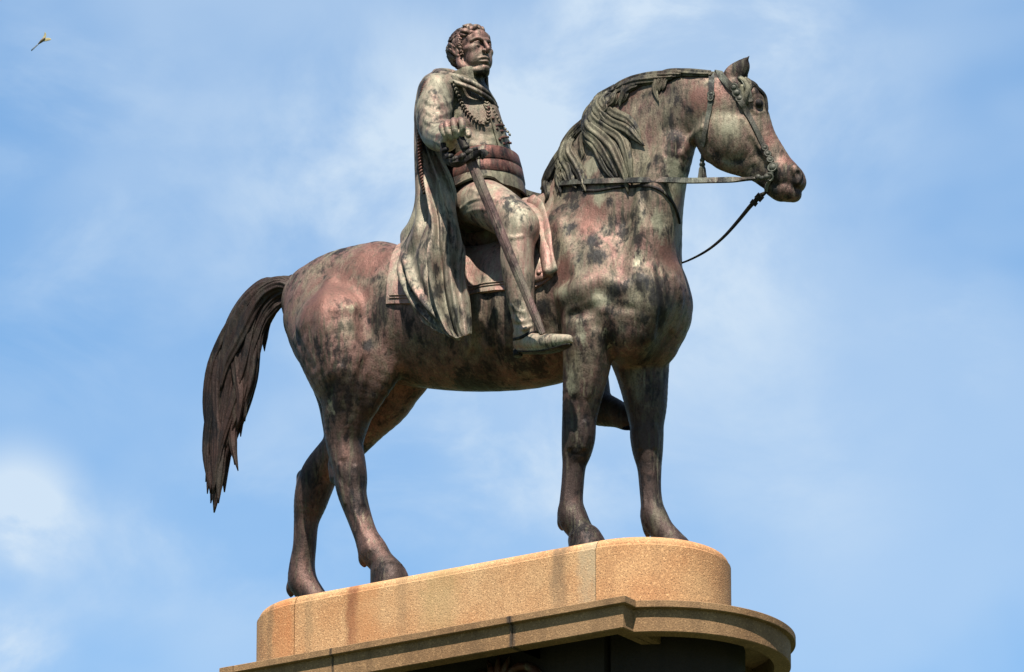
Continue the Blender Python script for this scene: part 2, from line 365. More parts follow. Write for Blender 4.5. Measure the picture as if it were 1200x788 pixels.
M_HORSE = bronze('horse_bronze', gp=0.48, dk=0.47, pk=0.80, k=0.95, zones=(ZL0, ZL1, XZ0, XZ1), seed=0.0, green=(0.20, 0.178, 0.118), patches=[
    ((0.142, 0.068, 0.052), [(400, 345, -.35, 46, 1), (440, 312, -.2, 30, 1), (690, 252, -.3, 22, .8), (665, 322, -.35, 16, .7), (740, 104, -.1, 20, 1.2), (822, 112, -.15, 20, 1), (898, 152, .0, 12, .6), (914, 180, .05, 10, .7), (800, 345, -.1, 12, .6), (790, 300, -.1, 14, .6)], 0.5, 1.2),
    ((0.24, 0.22, 0.15), [(662, 345, -.38, 20, 1), (702, 350, -.4, 16, 1), (748, 300, -.3, 13, .8), (792, 205, -.12, 17, .45), (692, 195, -.2, 14, .6), (852, 148, -.08, 17, .8), (400, 478, -.3, 13, .4), (690, 395, -.32, 12, .5), (676, 450, -.3, 12, .4), (640, 280, -.3, 10, .6), (770, 262, -.2, 12, .5), (700, 230, -.25, 14, .8), (395, 300, -.1, 10, .6), (420, 370, -.35, 12, .7)], 0.25, 0.75),
    ((0.012, 0.0125, 0.013), [(668, 266, -.33, 13, .8), (700, 303, -.37, 17, .9), (692, 280, -.36, 9, .7), (757, 330, -.3, 10, .6), (772, 345, -.3, 10, .6), (748, 372, -.35, 11, .8), (720, 340, -.38, 10, .7), (431, 405, -.4, 10, .7), (430, 432, -.35, 8, .5), (383, 318, -.2, 9, .6), (350, 330, -.1, 7, .6), (440, 330, -.3, 8, .8), (802, 128, -.18, 11, .8), (795, 165, -.12, 9, .5), (845, 186, .02, 16, 1.2), (868, 192, .05, 15, 1.2), (905, 222, .1, 11, 1), (925, 222, .1, 10, 1), (888, 178, .05, 9, 1), (486, 428, .24, 34, .8), (455, 474, .24, 26, .8), (560, 452, 0, 40, 2), (365, 400, -.25, 10, .6), (713, 236, -.28, 12, .8), (640, 360, -.35, 16, 1), (610, 370, -.35, 20, 1)], 0.3, 0.7)])  # black blotches; those on far inner thigh and belly paint shade into the colour
M_RIDER = bronze('rider_bronze', gp=0.56, dk=0.36, pk=0.75, seed=5.0, k=1.15)
M_FACE = bronze('face_bronze', gp=0.42, dk=0.2, pk=0.9, seed=6.0, k=0.95, grain=0.3)
M_COAT = bronze('coat_bronze', gp=0.66, dk=0.42, pk=0.5, seed=9.0, green=(0.17, 0.16, 0.105))
M_SLEEVE = bronze('sleeve_bronze', gp=0.70, dk=0.47, pk=0.8, seed=2.0, k=1.1)
M_CLOAK = bronze('cloak_bronze', gp=0.66, dk=0.46, pk=0.8, seed=13.0, streak=0.12, k=1.12)
M_CLOTH = bronze('saddlecloth_bronze', gp=0.42, dk=0.24, pk=1.1, seed=17.0, k=1.5)
M_HAIR = bronze('hair_bronze', gp=0.4, dk=0.5, pk=0.6, seed=21.0, streak=0.5)
M_MANE = bronze('mane_bronze', gp=0.55, dk=0.5, pk=0.2, seed=23.0, base=(0.045, 0.032, 0.022), green=(0.15, 0.138, 0.09), streak=0.6)
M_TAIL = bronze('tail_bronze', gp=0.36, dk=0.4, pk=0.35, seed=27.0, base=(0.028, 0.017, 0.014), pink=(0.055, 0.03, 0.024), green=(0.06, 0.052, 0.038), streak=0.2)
M_STRAP = bronze('strap_bronze', gp=0.6, dk=0.45, pk=0.3, seed=31.0, base=(0.045, 0.036, 0.03), green=(0.12, 0.125, 0.095))
M_DARK = bronze('dark_bronze', gp=0.12, dk=0.65, pk=0.1, seed=33.0, base=(0.02, 0.015, 0.013))
M_SWORD = bronze('scabbard_bronze', gp=0.40, dk=0.36, pk=0.6, seed=37.0, base=(0.055, 0.036, 0.032), pink=(0.12, 0.07, 0.062))
M_SASH = bronze('sash_bronze', gp=0.25, dk=0.42, pk=0.8, seed=39.0, pink=(0.11, 0.047, 0.036))
M_TROUS = bronze('breeches_bronze', gp=0.58, dk=0.36, pk=1.0, seed=43.0, k=1.5)

def stone(name, col, col2, speck, spot, bumpd=0.004, streaks=0.3, stains=(), joint=(), rough=0.85):
    col, col2, spot = (tuple(x*0.80 for x in c_) for c_ in (col, col2, spot))
    m, nt, b, g = newmat(name); v = g.outputs['Position']
    sep = nt.nodes.new('ShaderNodeSeparateXYZ'); nt.links.new(v, sep.inputs[0])
    big = noise(nt, v, 1.7, 5, 0.6); c = mixc(nt, rmp(nt, big, [(0.38, 0), (0.62, 1)]), col, col2)
    fine = noise(nt, v, 110.0, 3, 0.7); c = mixc(nt, rmp(nt, fine, [(0.36, 0.6), (0.5, 0.0)]), c, tuple(x*0.45 for x in col))
    fine2 = noise(nt, v, 60.0, 2, 0.6, (1, 1, 1, 4.4)); c = mixc(nt, rmp(nt, fine2, [(0.56, 0.0), (0.66, 0.55)]), c, tuple(min(0.95, x*1.65) for x in col2))
    vo = nt.nodes.new('ShaderNodeTexVoronoi'); vo.inputs['Scale'].default_value = 80.0; nt.links.new(v, vo.inputs['Vector'])
    dsp = rmp(nt, vo.outputs['Distance'], [(0.16, speck), (0.30, 0.0)]); c = mixc(nt, dsp, c, spot)
    run = noise(nt, v, 5.0, 6, 0.7, (1, 1, 0.07)); c = mixc(nt, rmp(nt, run, [(0.48, 0.0), (0.68, streaks)]), c, tuple(x*0.38 for x in col))
    for (x0, wd, z0, z1, sc, amt) in stains:      # rust and soot runs at their own places along the pedestal
        wob = mth(nt, 'ADD', sep.outputs[0], mth(nt, 'MULTIPLY', mth(nt, 'SUBTRACT', noise(nt, v, 7.0, 4, 0.6), 0.5), wd*1.6))
        e = mth(nt, 'DIVIDE', mth(nt, 'ABSOLUTE', mth(nt, 'SUBTRACT', wob, x0)), wd)
        f = rmp(nt, e, [(0.3, 1.0), (1.0, 0.0)], 'EASE')
        zf = mth(nt, 'MULTIPLY', rmp(nt, mth(nt, 'DIVIDE', mth(nt, 'SUBTRACT', sep.outputs[2], z0-0.5), z1-z0+0.5), [(0.3, 0.35), (0.75, 1.0)]), amt)
        f = mth(nt, 'MULTIPLY', mth(nt, 'MULTIPLY', f, zf), rmp(nt, noise(nt, v, 22.0, 5, 0.7, (1, 1, 0.25)), [(0.3, 0.5), (0.6, 1.0)]))
        near = rmp(nt, sep.outputs[1], [(0.0, 1.0), (0.02, 0.0)])
        c = mixc(nt, mth(nt, 'MULTIPLY', f, near), c, sc)
    nt.links.new(c, b.inputs['Base Color']); b.inputs['Roughness'].default_value = rough; b.inputs['Specular IOR Level'].default_value = 0.25
    bump(nt, b, mth(nt, 'ADD', fine, mth(nt, 'MULTIPLY', vo.outputs['Distance'], 0.6)), 0.6, bumpd)
    return m
# ------------------------------------------------------------------ pedestal
R_P, R_C, W_C = 101*S, 158*S, 169*S
XR = P(755, 674, 0)[0]; XL = P(398, 735, 0)[0]; XA = P(770, 752, 0)[0]
Z_T = P(755, 674, 0)[2]+0.116                    # top of the plinth, where the horse stands
Z_C = P(732, 697.5, -W_C)[2]                         # top of the cornice
X1 = P(732, 697.5, -W_C)[0]; X0 = P(257, 786, -W_C)[0]
xs1, xs2 = P(345, 730, -R_P)[0], P(698, 670, -R_P)[0]
st = [(P(412, 720, -R_P)[0], 0.065, Z_C, Z_T, (0.10, 0.03, 0.012), 0.85), (P(425, 720, -R_P)[0], 0.16, Z_C, Z_T, (0.28, 0.12, 0.045), 0.5), (P(362, 720, -R_P)[0], 0.05, Z_C, Z_T, (0.12, 0.08, 0.04), 0.4), (P(470, 720, -R_P)[0], 0.06, Z_C+.2, Z_T, (0.16, 0.10, 0.05), 0.4), (P(655, 660, -R_P)[0], 0.10, Z_C+0.3, Z_T, (0.07, 0.05, 0.03), 0.6),
      (P(515, 700, -R_P)[0], 0.22, Z_C, Z_T, (0.20, 0.14, 0.06), 0.5), (P(692, 700, -R_P)[0], 0.12, Z_C, Z_T, (0.23, 0.21, 0.14), 0.5)]
M_GRAN = stone('orange_granite', (0.36, 0.180, 0.076), (0.43, 0.265, 0.130), 0.85, (0.05, 0.028, 0.016), stains=st, streaks=0.22)
M_GRAN2 = stone('orange_granite_end', (0.37, 0.178, 0.074), (0.43, 0.245, 0.112), 0.85, (0.05, 0.028, 0.016), stains=[(P(330, 720, -R_P)[0], 0.12, Z_C, Z_T, (0.30, 0.10, 0.03), 0.5), (P(312, 720, -R_P)[0], 0.05, Z_C, Z_T, (0.10, 0.06, 0.03), 0.5)], streaks=0.3)
cst = [(P(597, 740, -W_C)[0], 0.035, Z_C-0.1, Z_C, (0.015, 0.012, 0.01), 0.95), (P(387, 775, -W_C)[0], 0.02, Z_C-0.2, Z_C, (0.02, 0.015, 0.01), 0.8)]
M_CORN = stone('brown_sandstone', (0.175, 0.094, 0.040), (0.215, 0.124, 0.057), 0.4, (0.04, 0.025, 0.015), stains=cst, streaks=0.55)
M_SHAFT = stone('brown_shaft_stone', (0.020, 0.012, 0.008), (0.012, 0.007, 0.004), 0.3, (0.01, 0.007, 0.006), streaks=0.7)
M_RELIEF = bronze('relief_bronze', gp=0.1, dk=0.3, pk=0.9, pink=(0.07, 0.025, 0.015))
ped = bpy.data.objects.new('statue_pedestal', None); COL.objects.link(ped); ped.location = (0.5*(XL+XR), 0, 0)
tagt(ped, 'orange granite plinth on a brown moulded cornice, under the bronze horse', 'pedestal')
def half(cx, R, sgn, n=40):      # half-disc outline as a function of the inset; sgn=+1 right end
    def fn(i, flat=0.0):
        a = np.linspace(-math.pi/2, math.pi/2, n+1); r = R-i
        return [(cx+sgn*(r*math.cos(t)+flat), r*math.sin(t)*sgn) for t in a]
    return fn
def boxf(x0, x1, W, e0=0.0, e1=0.0):
    def fn(i, flat=0.0): return [(x0+e0*i, -W+i), (x1-e1*i, -W+i), (x1-e1*i, W-i), (x0+e0*i, W-i)]
    return fn
def layered(name, fn, levels, mat, parent, ang=0.6, sub=1):
    """levels (z, inset) from bottom to top"""
    mb = MB(); V = []; F = []; m = None
    for z, i in levels:
        o = fn(i); m = len(o); V += [(x, y, z) for x, y in o]
    for l in range(len(levels)-1):
        for j in range(m): F.append((l*m+j, l*m+(j+1) % m, (l+1)*m+(j+1) % m, (l+1)*m+j))
    F.append(tuple(range(m-1, -1, -1))); F.append(tuple((len(levels)-1)*m+j for j in range(m)))
    mb.add(V, F); return mb.obj(name, mat, parent, angle=ang)
def arcl(h, r, n=6): return [(h-r+r*math.sin(t), r-r*math.cos(t)) for t in np.linspace(0, math.pi/2*0.93, n+1)]
zb = Z_C-0.05
prof = [(zb, 0.0), (Z_T-0.075, 0.0), (Z_T-0.066, 0.013)] + [(z, i+0.013) for z, i in arcl(Z_T, 0.068, 7)]
g_ = 0.0035
layered('plinth_block', half(xs2+g_, R_P, 1), prof, M_GRAN2, ped)
layered('plinth_block', half(xs1-g_, R_P, -1), prof, M_GRAN2, ped)
layered('plinth_block', boxf(xs1+g_, xs2-g_, R_P-0.001), prof, M_GRAN, ped)
# cornice: fillet, recessed fascia, lower lip; built block by block
zc = Z_C
cor = [(zc-0.10, 0.17), (zc-0.222, 0.155), (zc-0.222, 0.045), (zc-0.216, 0.036), (zc-0.055, 0.036), (zc-0.052, 0.004), (zc-0.048, 0.0), (zc-0.004, 0.0), (zc, 0.005)]
cuts = [X0]+[P(p_, q_, -W_C)[0] for p_, q_ in ((273, 785), (387, 765), (597, 725))]+[X1]
for i in range(4):
    gg = 0.003
    layered('cornice_block', boxf(cuts[i]+(gg if i else 0), cuts[i+1]-(gg if i < 3 else 0), W_C-0.002*(i % 2), 1 if i == 0 else 0, 1 if i == 3 else 0), cor, M_CORN, ped, ang=0.3)
def apse(cx, R, sgn, xin, n=64):
    def fn(i, flat=0.0):
        r = R-i; a0 = math.acos(max(-1, min(1, (abs(xin)/r)))); a = np.linspace(-a0, a0, n+1)
        return [(cx+sgn*r*math.cos(t), sgn*r*math.sin(t)) for t in a]
    return fn
cor2 = [(z-0.003, i) for z, i in cor]
layered('cornice_block', apse(XA, R_C, 1, 0.30), cor2, M_CORN, ped, ang=0.3)
layered('cornice_block', apse(XL, R_C-0.05, -1, 0.1), cor2, M_CORN, ped, ang=0.3)
# shaft down to the ground
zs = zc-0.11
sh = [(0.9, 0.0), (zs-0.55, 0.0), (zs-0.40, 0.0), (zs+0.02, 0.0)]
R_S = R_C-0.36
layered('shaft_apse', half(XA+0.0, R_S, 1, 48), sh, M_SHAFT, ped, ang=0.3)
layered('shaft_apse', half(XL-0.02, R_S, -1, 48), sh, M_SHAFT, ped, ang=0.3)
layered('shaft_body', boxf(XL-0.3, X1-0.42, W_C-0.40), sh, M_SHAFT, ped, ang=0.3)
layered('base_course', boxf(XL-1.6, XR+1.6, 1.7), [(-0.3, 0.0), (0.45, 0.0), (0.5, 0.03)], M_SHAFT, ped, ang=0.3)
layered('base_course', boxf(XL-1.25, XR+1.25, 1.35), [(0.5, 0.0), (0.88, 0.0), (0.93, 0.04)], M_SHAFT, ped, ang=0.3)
# carved scroll on the shaft below the cornice
mb = MB(); yw = -(W_C-0.40)
def scroll(cx, cz, r0, turns, sgn):
    t = np.linspace(0, turns*2*math.pi, 40); r = r0*(1-0.75*t/t[-1])
    p = np.stack([cx+sgn*r*np.cos(t), np.full(40, yw-0.03), cz+r*np.sin(t)], 1); return tube(p, 0.03*(1-0.6*t/t[-1])+0.006, 0.045, m=8)
c_ = P(610, 792, yw)
for sg, dx_ in ((1, 0.0), (-1, -0.36)): mb.add(*scroll(c_[0]+dx_+0.02, c_[2]-0.10, 0.17, 1.6, sg))
for k in range(7):
    a = math.pi*(0.12+0.76*k/6); q = np.array([c_[0]-0.16, yw-0.02, c_[2]-0.08])
    p = np.stack([q+np.array([math.cos(a)*r, -0.03*math.sin(r*12), math.sin(a)*r]) for r in np.linspace(0.02, 0.24, 8)])
    mb.add(*tube(p, [0.012, 0.022, 0.03, 0.032, 0.03, 0.024, 0.014, 0.003], 0.02, m=8))
mb.obj('carved_scroll', M_RELIEF, ped)
M_MOSS, nm_, bm_, gm_ = newmat('dry_moss'); nm_.links.new(mixc(nm_, noise(nm_, gm_.outputs['Position'], 60.0), (0.03, 0.035, 0.02), (0.10, 0.10, 0.07)), bm_.inputs[0]); bm_.inputs['Roughness'].default_value = 0.95
rm_ = random.Random(3)
for (mx_, my_, mw_) in ((365, 763, 9), (647, 711, 10), (612, 719, 5), (432, 751, 4)):
    mbm = MB()
    for k in range(34):
        u_ = rm_.gauss(0, 0.45); q = P(mx_+u_*mw_, my_+2-u_*mw_*0.18, -R_P-0.01); q[2] = Z_C+0.004+abs(rm_.gauss(0, .018))*(1.2-min(1, abs(u_))); q[1] -= rm_.random()*0.03
        mbm.add(*ball(q, (0.004+rm_.random()*.012, 0.008, 0.004+rm_.random()*.01), 5))
    o_m = mbm.obj('moss_tuft', M_MOSS, ped); o_m['kind'] = 'stuff'
# ------------------------------------------------------------------ ground
m, nt, b, g = newmat('lawn'); v = g.outputs['Position']
c = mixc(nt, rmp(nt, noise(nt, v, 0.6, 8, 0.7), [(0.35, 0), (0.65, 1)]), (0.028, 0.045, 0.013), (0.05, 0.072, 0.022)); nt.links.new(c, b.inputs[0]); b.inputs['Roughness'].default_value = 0.95
M_LAWN = m
m, nt, b, g = newmat('paving'); v = g.outputs['Position']
br = nt.nodes.new('ShaderNodeTexBrick'); br.inputs['Scale'].default_value = 1.2; br.inputs['Color1'].default_value = (0.14, 0.12, 0.10, 1); br.inputs['Color2'].default_value = (0.18, 0.155, 0.125, 1); br.inputs['Mortar'].default_value = (0.05, 0.045, 0.04, 1)
nt.links.new(v, br.inputs[0]); nt.links.new(br.outputs[0], b.inputs[0]); b.inputs['Roughness'].default_value = 0.9
M_PAVE = m
def sheet(name, r, z, mat, n=64):
    V = [(r*math.cos(2*math.pi*i/n), r*math.sin(2*math.pi*i/n), z) for i in range(n)]
    o = MB().add(V, [tuple(range(n))]).obj(name, mat, None, smooth=False); o['kind'] = 'structure'; return o
sheet('ground', 4000, 0.0, M_LAWN); sheet('pavement', 6, 0.004, M_PAVE)
# ------------------------------------------------------------------ the bird high behind
def bird():
    p0 = EYE + unit(rayd(48, 49))*95; sc = 1.15*95*S/DIST
    t = bpy.data.objects.new('bird', None); COL.objects.link(t); t.location = p0
    tagt(t, 'tiny pale brown bird flying in the sky at the top left, far from the statue', 'bird')
    u = unit(0.70*rgt+0.62*upv-0.25*fwd); s_ = unit(np.cross(u, fwd)+0.8*fwd); z = unit(np.cross(s_, u))
    mB, nB, bB, gB = newmat('bird_brown'); nB.links.new(mixc(nB, noise(nB, gB.outputs['Position'], 30.0), (0.05, 0.035, 0.02), (0.12, 0.085, 0.045)), bB.inputs[0]); bB.inputs['Roughness'].default_value = 0.8
    mW, nW, bW, gW = newmat('wing_buff'); nW.links.new(mixc(nW, noise(nW, gW.outputs['Position'], 20.0), (0.13, 0.11, 0.05), (0.22, 0.19, 0.09)), bW.inputs[0]); bW.inputs['Roughness'].default_value = 0.8
    mG, nG, bG, gG = newmat('tail_grey'); nG.links.new(mixc(nG, noise(nG, gG.outputs['Position'], 20.0), (0.05, 0.065, 0.07), (0.09, 0.1, 0.11)), bG.inputs[0])
    q = [p0+u*sc*a for a in (-4, -1.5, 1, 3, 4.5, 5.4, 6.3)]
    MB().add(*tube(q, np.array([.5, 1.1, 1.6, 1.5, 1.1, .9, .15])*sc, ref=z, m=10)).obj('body', mB, t)
    q = [p0+u*sc*a for a in (-14, -10, -6, -3)]
    MB().add(*tube(q, np.array([.9, 1.0, .9, .8])*sc, np.array([.12, .15, .2, .4])*sc, ref=z, m=8)).obj('tail', mG, t)
    for sg in (1, -1):
        q = [p0+u*sc*a+s_*sg*sc*b_+z*sc*c_ for a, b_, c_ in ((2.5, .5, .3), (5, 1.8, .9), (7, 3.4, 1.2), (8.5, 5.2, 1.2), (9.5, 7.0, .8))]
        q = catmull(q, 4); r = np.interp(np.linspace(0, 1, len(q)), [0, .3, .7, 1], [1.6, 1.9, 1.3, .1])*sc
        MB().add(*tube(q, r, 0.12*sc, ref=z, m=8)).obj('wing', mW, t)
bird()
print('SETTING', round(time.time()-T0, 1))
# ------------------------------------------------------------------ the equestrian statue
ST = bpy.data.objects.new('equestrian_statue', None); COL.objects.link(ST)
ST.location = (0.5*(XL+XR), 0, Z_T)
tagt(ST, 'weathered bronze statue of a bareheaded cloaked rider with a sword on a standing horse', 'statue')
ZC = P(560, 372, 0)[2]
H = Field((P(300, 330, 0)[0]-0.25, -0.62, Z_T-0.02), (P(960, 200, 0.3)[0]+0.05, 0.66, P(860, 55, 0)[2]+0.05), 0.0092)
Yv = (0, 1, 0)
def both(rows, k, **kw):
    pts = [(*P(a, b, c), r*S) for a, b, c, r in rows]
    H.chain(pts, k, **kw); H.chain([(x, -y, z, r) for x, y, z, r in pts], k, **kw)
# trunk
H.ch([(396, 368, 0, 60), (440, 366, 0, 76), (500, 374, 0, 82), (570, 378, 0, 83), (640, 368, 0, 86), (690, 345, 0, 82), (712, 340, 0, 72)], 0.05, n=Yv, sc=0.74)
H.ch([(372, 352, 0, 46), (400, 347, 0, 56), (440, 344, 0, 63)], 0.06, n=Yv, sc=0.8)        # croup
both([(374, 368, -.16, 48), (400, 388, -.20, 64), (426, 410, -.22, 52)], 0.07, n=Yv, sc=0.62)        # haunch
both([(420, 350, -.14, 40), (455, 372, -.22, 44)], 0.08, n=Yv, sc=0.6)
both([(470, 325, -.1, 36), (560, 330, -.14, 40), (640, 310, -.12, 44)], 0.10, n=Yv, sc=0.7)
# chest and shoulders
both([(668, 290, -.14, 52), (690, 330, -.21, 58), (712, 362, -.24, 44)], 0.08, n=Yv, sc=0.55)      # shoulder blade
both([(738, 318, -.10, 38), (748, 350, -.13, 44), (738, 385, -.14, 38)], 0.05, n=Yv, sc=0.8)        # breast
H.ch([(745, 300, 0, 42), (762, 345, 0, 44), (744, 388, 0, 43)], 0.05)
H.ch([(640, 250, 0, 22), (620, 262, 0, 24), (600, 285, 0, 24)], 0.08, n=Yv, sc=0.7)                 # withers
# neck
H.ch([(697, 300, 0, 88), (716, 256, 0, 78), (733, 216, 0, 69), (751, 177, 0, 58), (773, 148, 0, 51), (798, 133, 0, 45), (824, 129, .0, 41)], 0.09, n=Yv, sc=0.50)
H.ch([(662, 232, 0, 19), (682, 190, 0, 20), (709, 153, 0, 21), (735, 124, 0, 20), (764, 109, 0, 18), (797, 101, 0, 15), (828, 98, 0, 12)], 0.09)   # crest
H.ch([(760, 300, -.08, 30), (768, 250, -.06, 30), (776, 215, -.05, 28), (792, 175, -.04, 22)], 0.05)   # windpipe side
H.ch([(765, 300, .05, 34), (772, 250, .04, 28), (778, 215, .03, 24)], 0.05)
# near fore leg
both_ = None
H.ch([(690, 352, -.24, 34), (690, 392, -.25, 31), (688, 425, -.24, 28), (683, 460, -.235, 23.5), (679, 490, -.23, 20), (678, 512, -.23, 19.5), (676, 528, -.225, 17.5), (673, 545, -.22, 13.8), (671, 568, -.22, 13), (669.5, 590, -.22, 13.8), (671, 606, -.22, 17), (680, 622, -.22, 15), (688, 634, -.22, 15)], 0.035)
H.ch([(679, 503, -.24, 14), (677, 521, -.24, 14.5)], 0.02)
H.ch([(665, 600, -.22, 11), (660, 613, -.22, 7), (659, 620, -.22, 2.5)], 0.012)                      # ergot tuft
H.ch([(686, 634, -.22, 20), (689, 643, -.22, 22), (690, 652, -.22, 24)], 0.008)
# far fore leg
H.ch([(740, 385, .2, 40), (750, 420, .2, 34), (754, 446, .2, 29), (757, 474, .2, 24.5), (758, 497, .2, 20), (758, 512, .2, 19.5), (759, 528, .2, 17.8), (761, 548, .2, 14.2), (762, 572, .2, 12.6), (764, 592, .2, 13), (767, 608, .2, 16), (776, 622, .2, 14.5), (788, 636, .2, 15), (796, 648, .2, 17)], 0.035)
H.ch([(763, 606, .2, 11), (760, 619, .2, 7), (759, 628, .2, 2.5)], 0.012)
H.ch([(790, 645, .2, 20), (793, 660, .2, 24), (795, 672, .2, 26)], 0.008)
# near hind leg
H.ch([(402, 395, -.22, 60), (408, 430, -.25, 50), (410, 462, -.26, 36), (406, 492, -.26, 27.5), (404, 520, -.25, 22), (409, 545, -.25, 20), (411, 562, -.25, 19.5), (413, 580, -.25, 17), (421, 606, -.25, 14.6), (429, 628, -.25, 14.2), (437, 645, -.25, 17), (446, 658, -.25, 15.5), (455, 668, -.25, 16)], 0.045)
H.ch([(393, 545, -.25, 9), (396, 560, -.25, 10)], 0.03)                                              # point of hock
H.ch([(432, 644, -.25, 12), (427, 656, -.25, 7), (427, 663, -.25, 2.5)], 0.012)
H.ch([(452, 669, -.25, 18), (456, 678, -.25, 22), (458, 690, -.25, 24)], 0.008)
H.ch([(450, 400, -.2, 40), (445, 430, -.22, 30), (428, 470, -.24, 20)], 0.06, n=Yv, sc=0.7)           # stifle
# far hind leg
H.ch([(440, 405, .2, 54), (456, 434, .22, 44), (450, 464, .22, 36), (428, 494, .22, 28), (398, 528, .22, 24), (377, 552, .22, 22.5), (369, 570, .22, 22), (364, 588, .22, 20), (359, 612, .22, 15), (357, 640, .22, 14), (354, 664, .22, 15.5), (355, 682, .22, 17.5), (364, 696, .22, 16), (374, 712, .22, 17)], 0.045)
H.ch([(358, 560, .22, 11), (360, 578, .22, 13)], 0.02)
H.ch([(348, 680, .22, 10), (342, 690, .22, 7), (341, 698, .22, 2.5)], 0.012)
H.ch([(372, 712, .22, 20), (376, 730, .22, 25)], 0.01)
H.ch([(385, 440, .0, 24), (392, 470, .1, 20), (396, 500, .16, 18)], 0.05)
# head: its own axes, turned a little away
yw_ = math.radians(24); hn = np.array([-math.sin(yw_), math.cos(yw_), 0])
def hY(px): return max(0, (px-835)*S)*0.42
def hd(rows, k, sc=0.6, **kw): H.chain([(*P(a, b, hY(a)+(c if len(rows[0]) == 4 else 0)), r*S) for a, b, c, r in rows], k, n=hn, sc=sc, **kw)
hd([(838, 122, 0, 38), (855, 126, 0, 39), (869, 138, 0, 32), (884, 165, 0, 26), (903, 190, 0, 22), (914, 206, 0, 20.5)], 0.03, sc=0.55)
hd([(846, 152, 0, 35), (860, 160, 0, 37), (872, 172, 0, 28)], 0.02, sc=0.62)                         # cheek disc
hd([(852, 166, 0, 34), (872, 184, 0, 24), (890, 198, 0, 17), (900, 208, 0, 14)], 0.03, sc=0.42)       # jaw
hd([(862, 106, 0, 19), (876, 113, 0, 17), (883, 124, 0, 14)], 0.03, sc=1.2)                          # forehead
hd([(882, 122, 0, 12), (889, 150, 0, 10), (906, 177, 0, 9), (926, 197, 0, 7)], 0.02, sc=0.8)          # nose ridge
hd([(915, 205, 0, 21), (926, 210, 0, 17), (931, 214, 0, 14)], 0.02, sc=0.8)                          # muzzle
hd([(921, 224, 0, 13), (930, 228, 0, 9.5)], 0.012, sc=1.0)                                            # upper lip
hd([(907, 220, 0, 11.5), (914, 227, 0, 9.5), (919, 229, 0, 7)], 0.01, sc=0.95)                        # lower lip and chin
h0 = -0.075
hd([(931, 199, h0*.8, 6), (936, 206, h0*.9, 5.5), (935, 214, h0*.8, 5)], 0.018, sc=1.0)
H.ch([(936, 203, hY(936)-.1, 4), (937, 209, hY(936)-.105, 4.4)], 0.008, op='sub')                       # nostril
H.ch([(908, 223, hY(910)-.12, 1.6), (918, 221, hY(918)-.12, 1.6), (930, 223, hY(930)-.1, 1.4)], 0.01, op='sub')  # mouth
# throat-latch hollow
# fine anatomy laid where the photograph shows it
def feat(pts, r, lift, k=0.02, op='add', sc=1.0):
    q = np.array(pts, float); p, hit = H.surf(q[:, 0], q[:, 1]); nr = H.grad(p)
    r_ = np.broadcast_to(np.asarray(r, float), len(p))*S
    c = p + nr*(lift*S - (r_ if op == 'add' else -r_))[:, None]
    H.chain([(*c[i], r_[i]) for i in range(len(p))], k, op=op)
feat([(826, 176), (842, 190), (864, 196), (884, 190)], [9, 11, 10, 8], 1.5, 0.02)
feat([(838, 185), (856, 190), (872, 186), (880, 172), (876, 155)], 2.2, 0.2, 0.012, 'sub')              # cheek edge
feat([(870, 140), (885, 165), (900, 190)], [3, 3.5, 3], 1.6, 0.02)                                       # face bone
feat([(878, 165), (890, 182), (898, 196)], 5, -1.0, 0.02, 'sub')
feat([(870, 122), (876, 112), (885, 107)], 5, 1.8, 0.02)                                     # brow
feat([(888, 121)], 9, -1.8, 0.012, 'sub') if False else None
eyeP, _ = H.surf([889.5], [121.5]); eyeN = H.grad(eyeP)[0]
H.ell(eyeP[0]+eyeN*0.036, 0.050, 0.02, op='sub')
H.ell(eyeP[0]-eyeN*0.036, 0.050, 0.006)
feat([(879, 124), (883, 116), (890, 113), (897, 117)], 3.0, 1.2, 0.01)                                    # upper lid
feat([(881, 128), (888, 133), (896, 131)], 2.2, 1.2, 0.01)
feat([(722, 150), (742, 180), (752, 210), (760, 260)], [5, 7, 7, 5], 0.4, 0.04, 'sub')
feat([(790, 130), (796, 160), (793, 190), (786, 220), (778, 262)], [4, 5, 6, 6, 5], 0.4, 0.03, 'sub')     # jugular groove
feat([(822, 150), (808, 165), (798, 180)], 4, 1.5, 0.02)
feat([(655, 262), (668, 300), (690, 345), (707, 360)], [7, 9, 10, 8], 1.6, 0.05)                          # shoulder blade ridge
feat([(733, 262), (728, 300), (722, 340), (716, 362)], [8, 9, 9, 7], -0.2, 0.05, 'sub')
feat([(658, 348), (680, 338), (702, 328), (728, 338)], [12, 14, 14, 11], 4.5, 0.06)
feat([(664, 372), (690, 364), (706, 356), (724, 360), (740, 362)], [6, 8, 8, 7, 5], -0.6, 0.03, 'sub')                                                    # point of shoulder
feat([(670, 378), (668, 410), (664, 445)], 4, 0.2, 0.02, 'sub')
feat([(700, 392), (698, 425), (690, 462)], [8, 8, 5], 1.6, 0.03)
feat([(712, 372), (717, 400), (716, 428)], 5, 0.2, 0.03, 'sub')
feat([(752, 330), (765, 360), (762, 395)], [7, 9, 8], 2.2, 0.04)
feat([(770, 318), (776, 350), (770, 390)], 4, 0.2, 0.025, 'sub')
feat([(790, 325), (798, 350), (790, 385)], [6, 8, 7], 1.5, 0.03)
feat([(656, 390), (640, 402), (610, 412)], 7, 1.5, 0.05)
for i, x0 in enumerate((560, 582, 604, 626)):
    feat([(x0, 345), (x0-3, 375), (x0-9, 405)], 5, 0.6, 0.06)
feat([(352, 345), (345, 375), (352, 405), (366, 430)], [6, 7, 7, 6], 0.4, 0.04, 'sub')
feat([(385, 330), (378, 365), (380, 400), (390, 435)], [9, 11, 11, 8], 1.2, 0.06)
feat([(430, 420), (418, 450), (412, 485)], [6, 6, 4], 0.3, 0.03, 'sub')
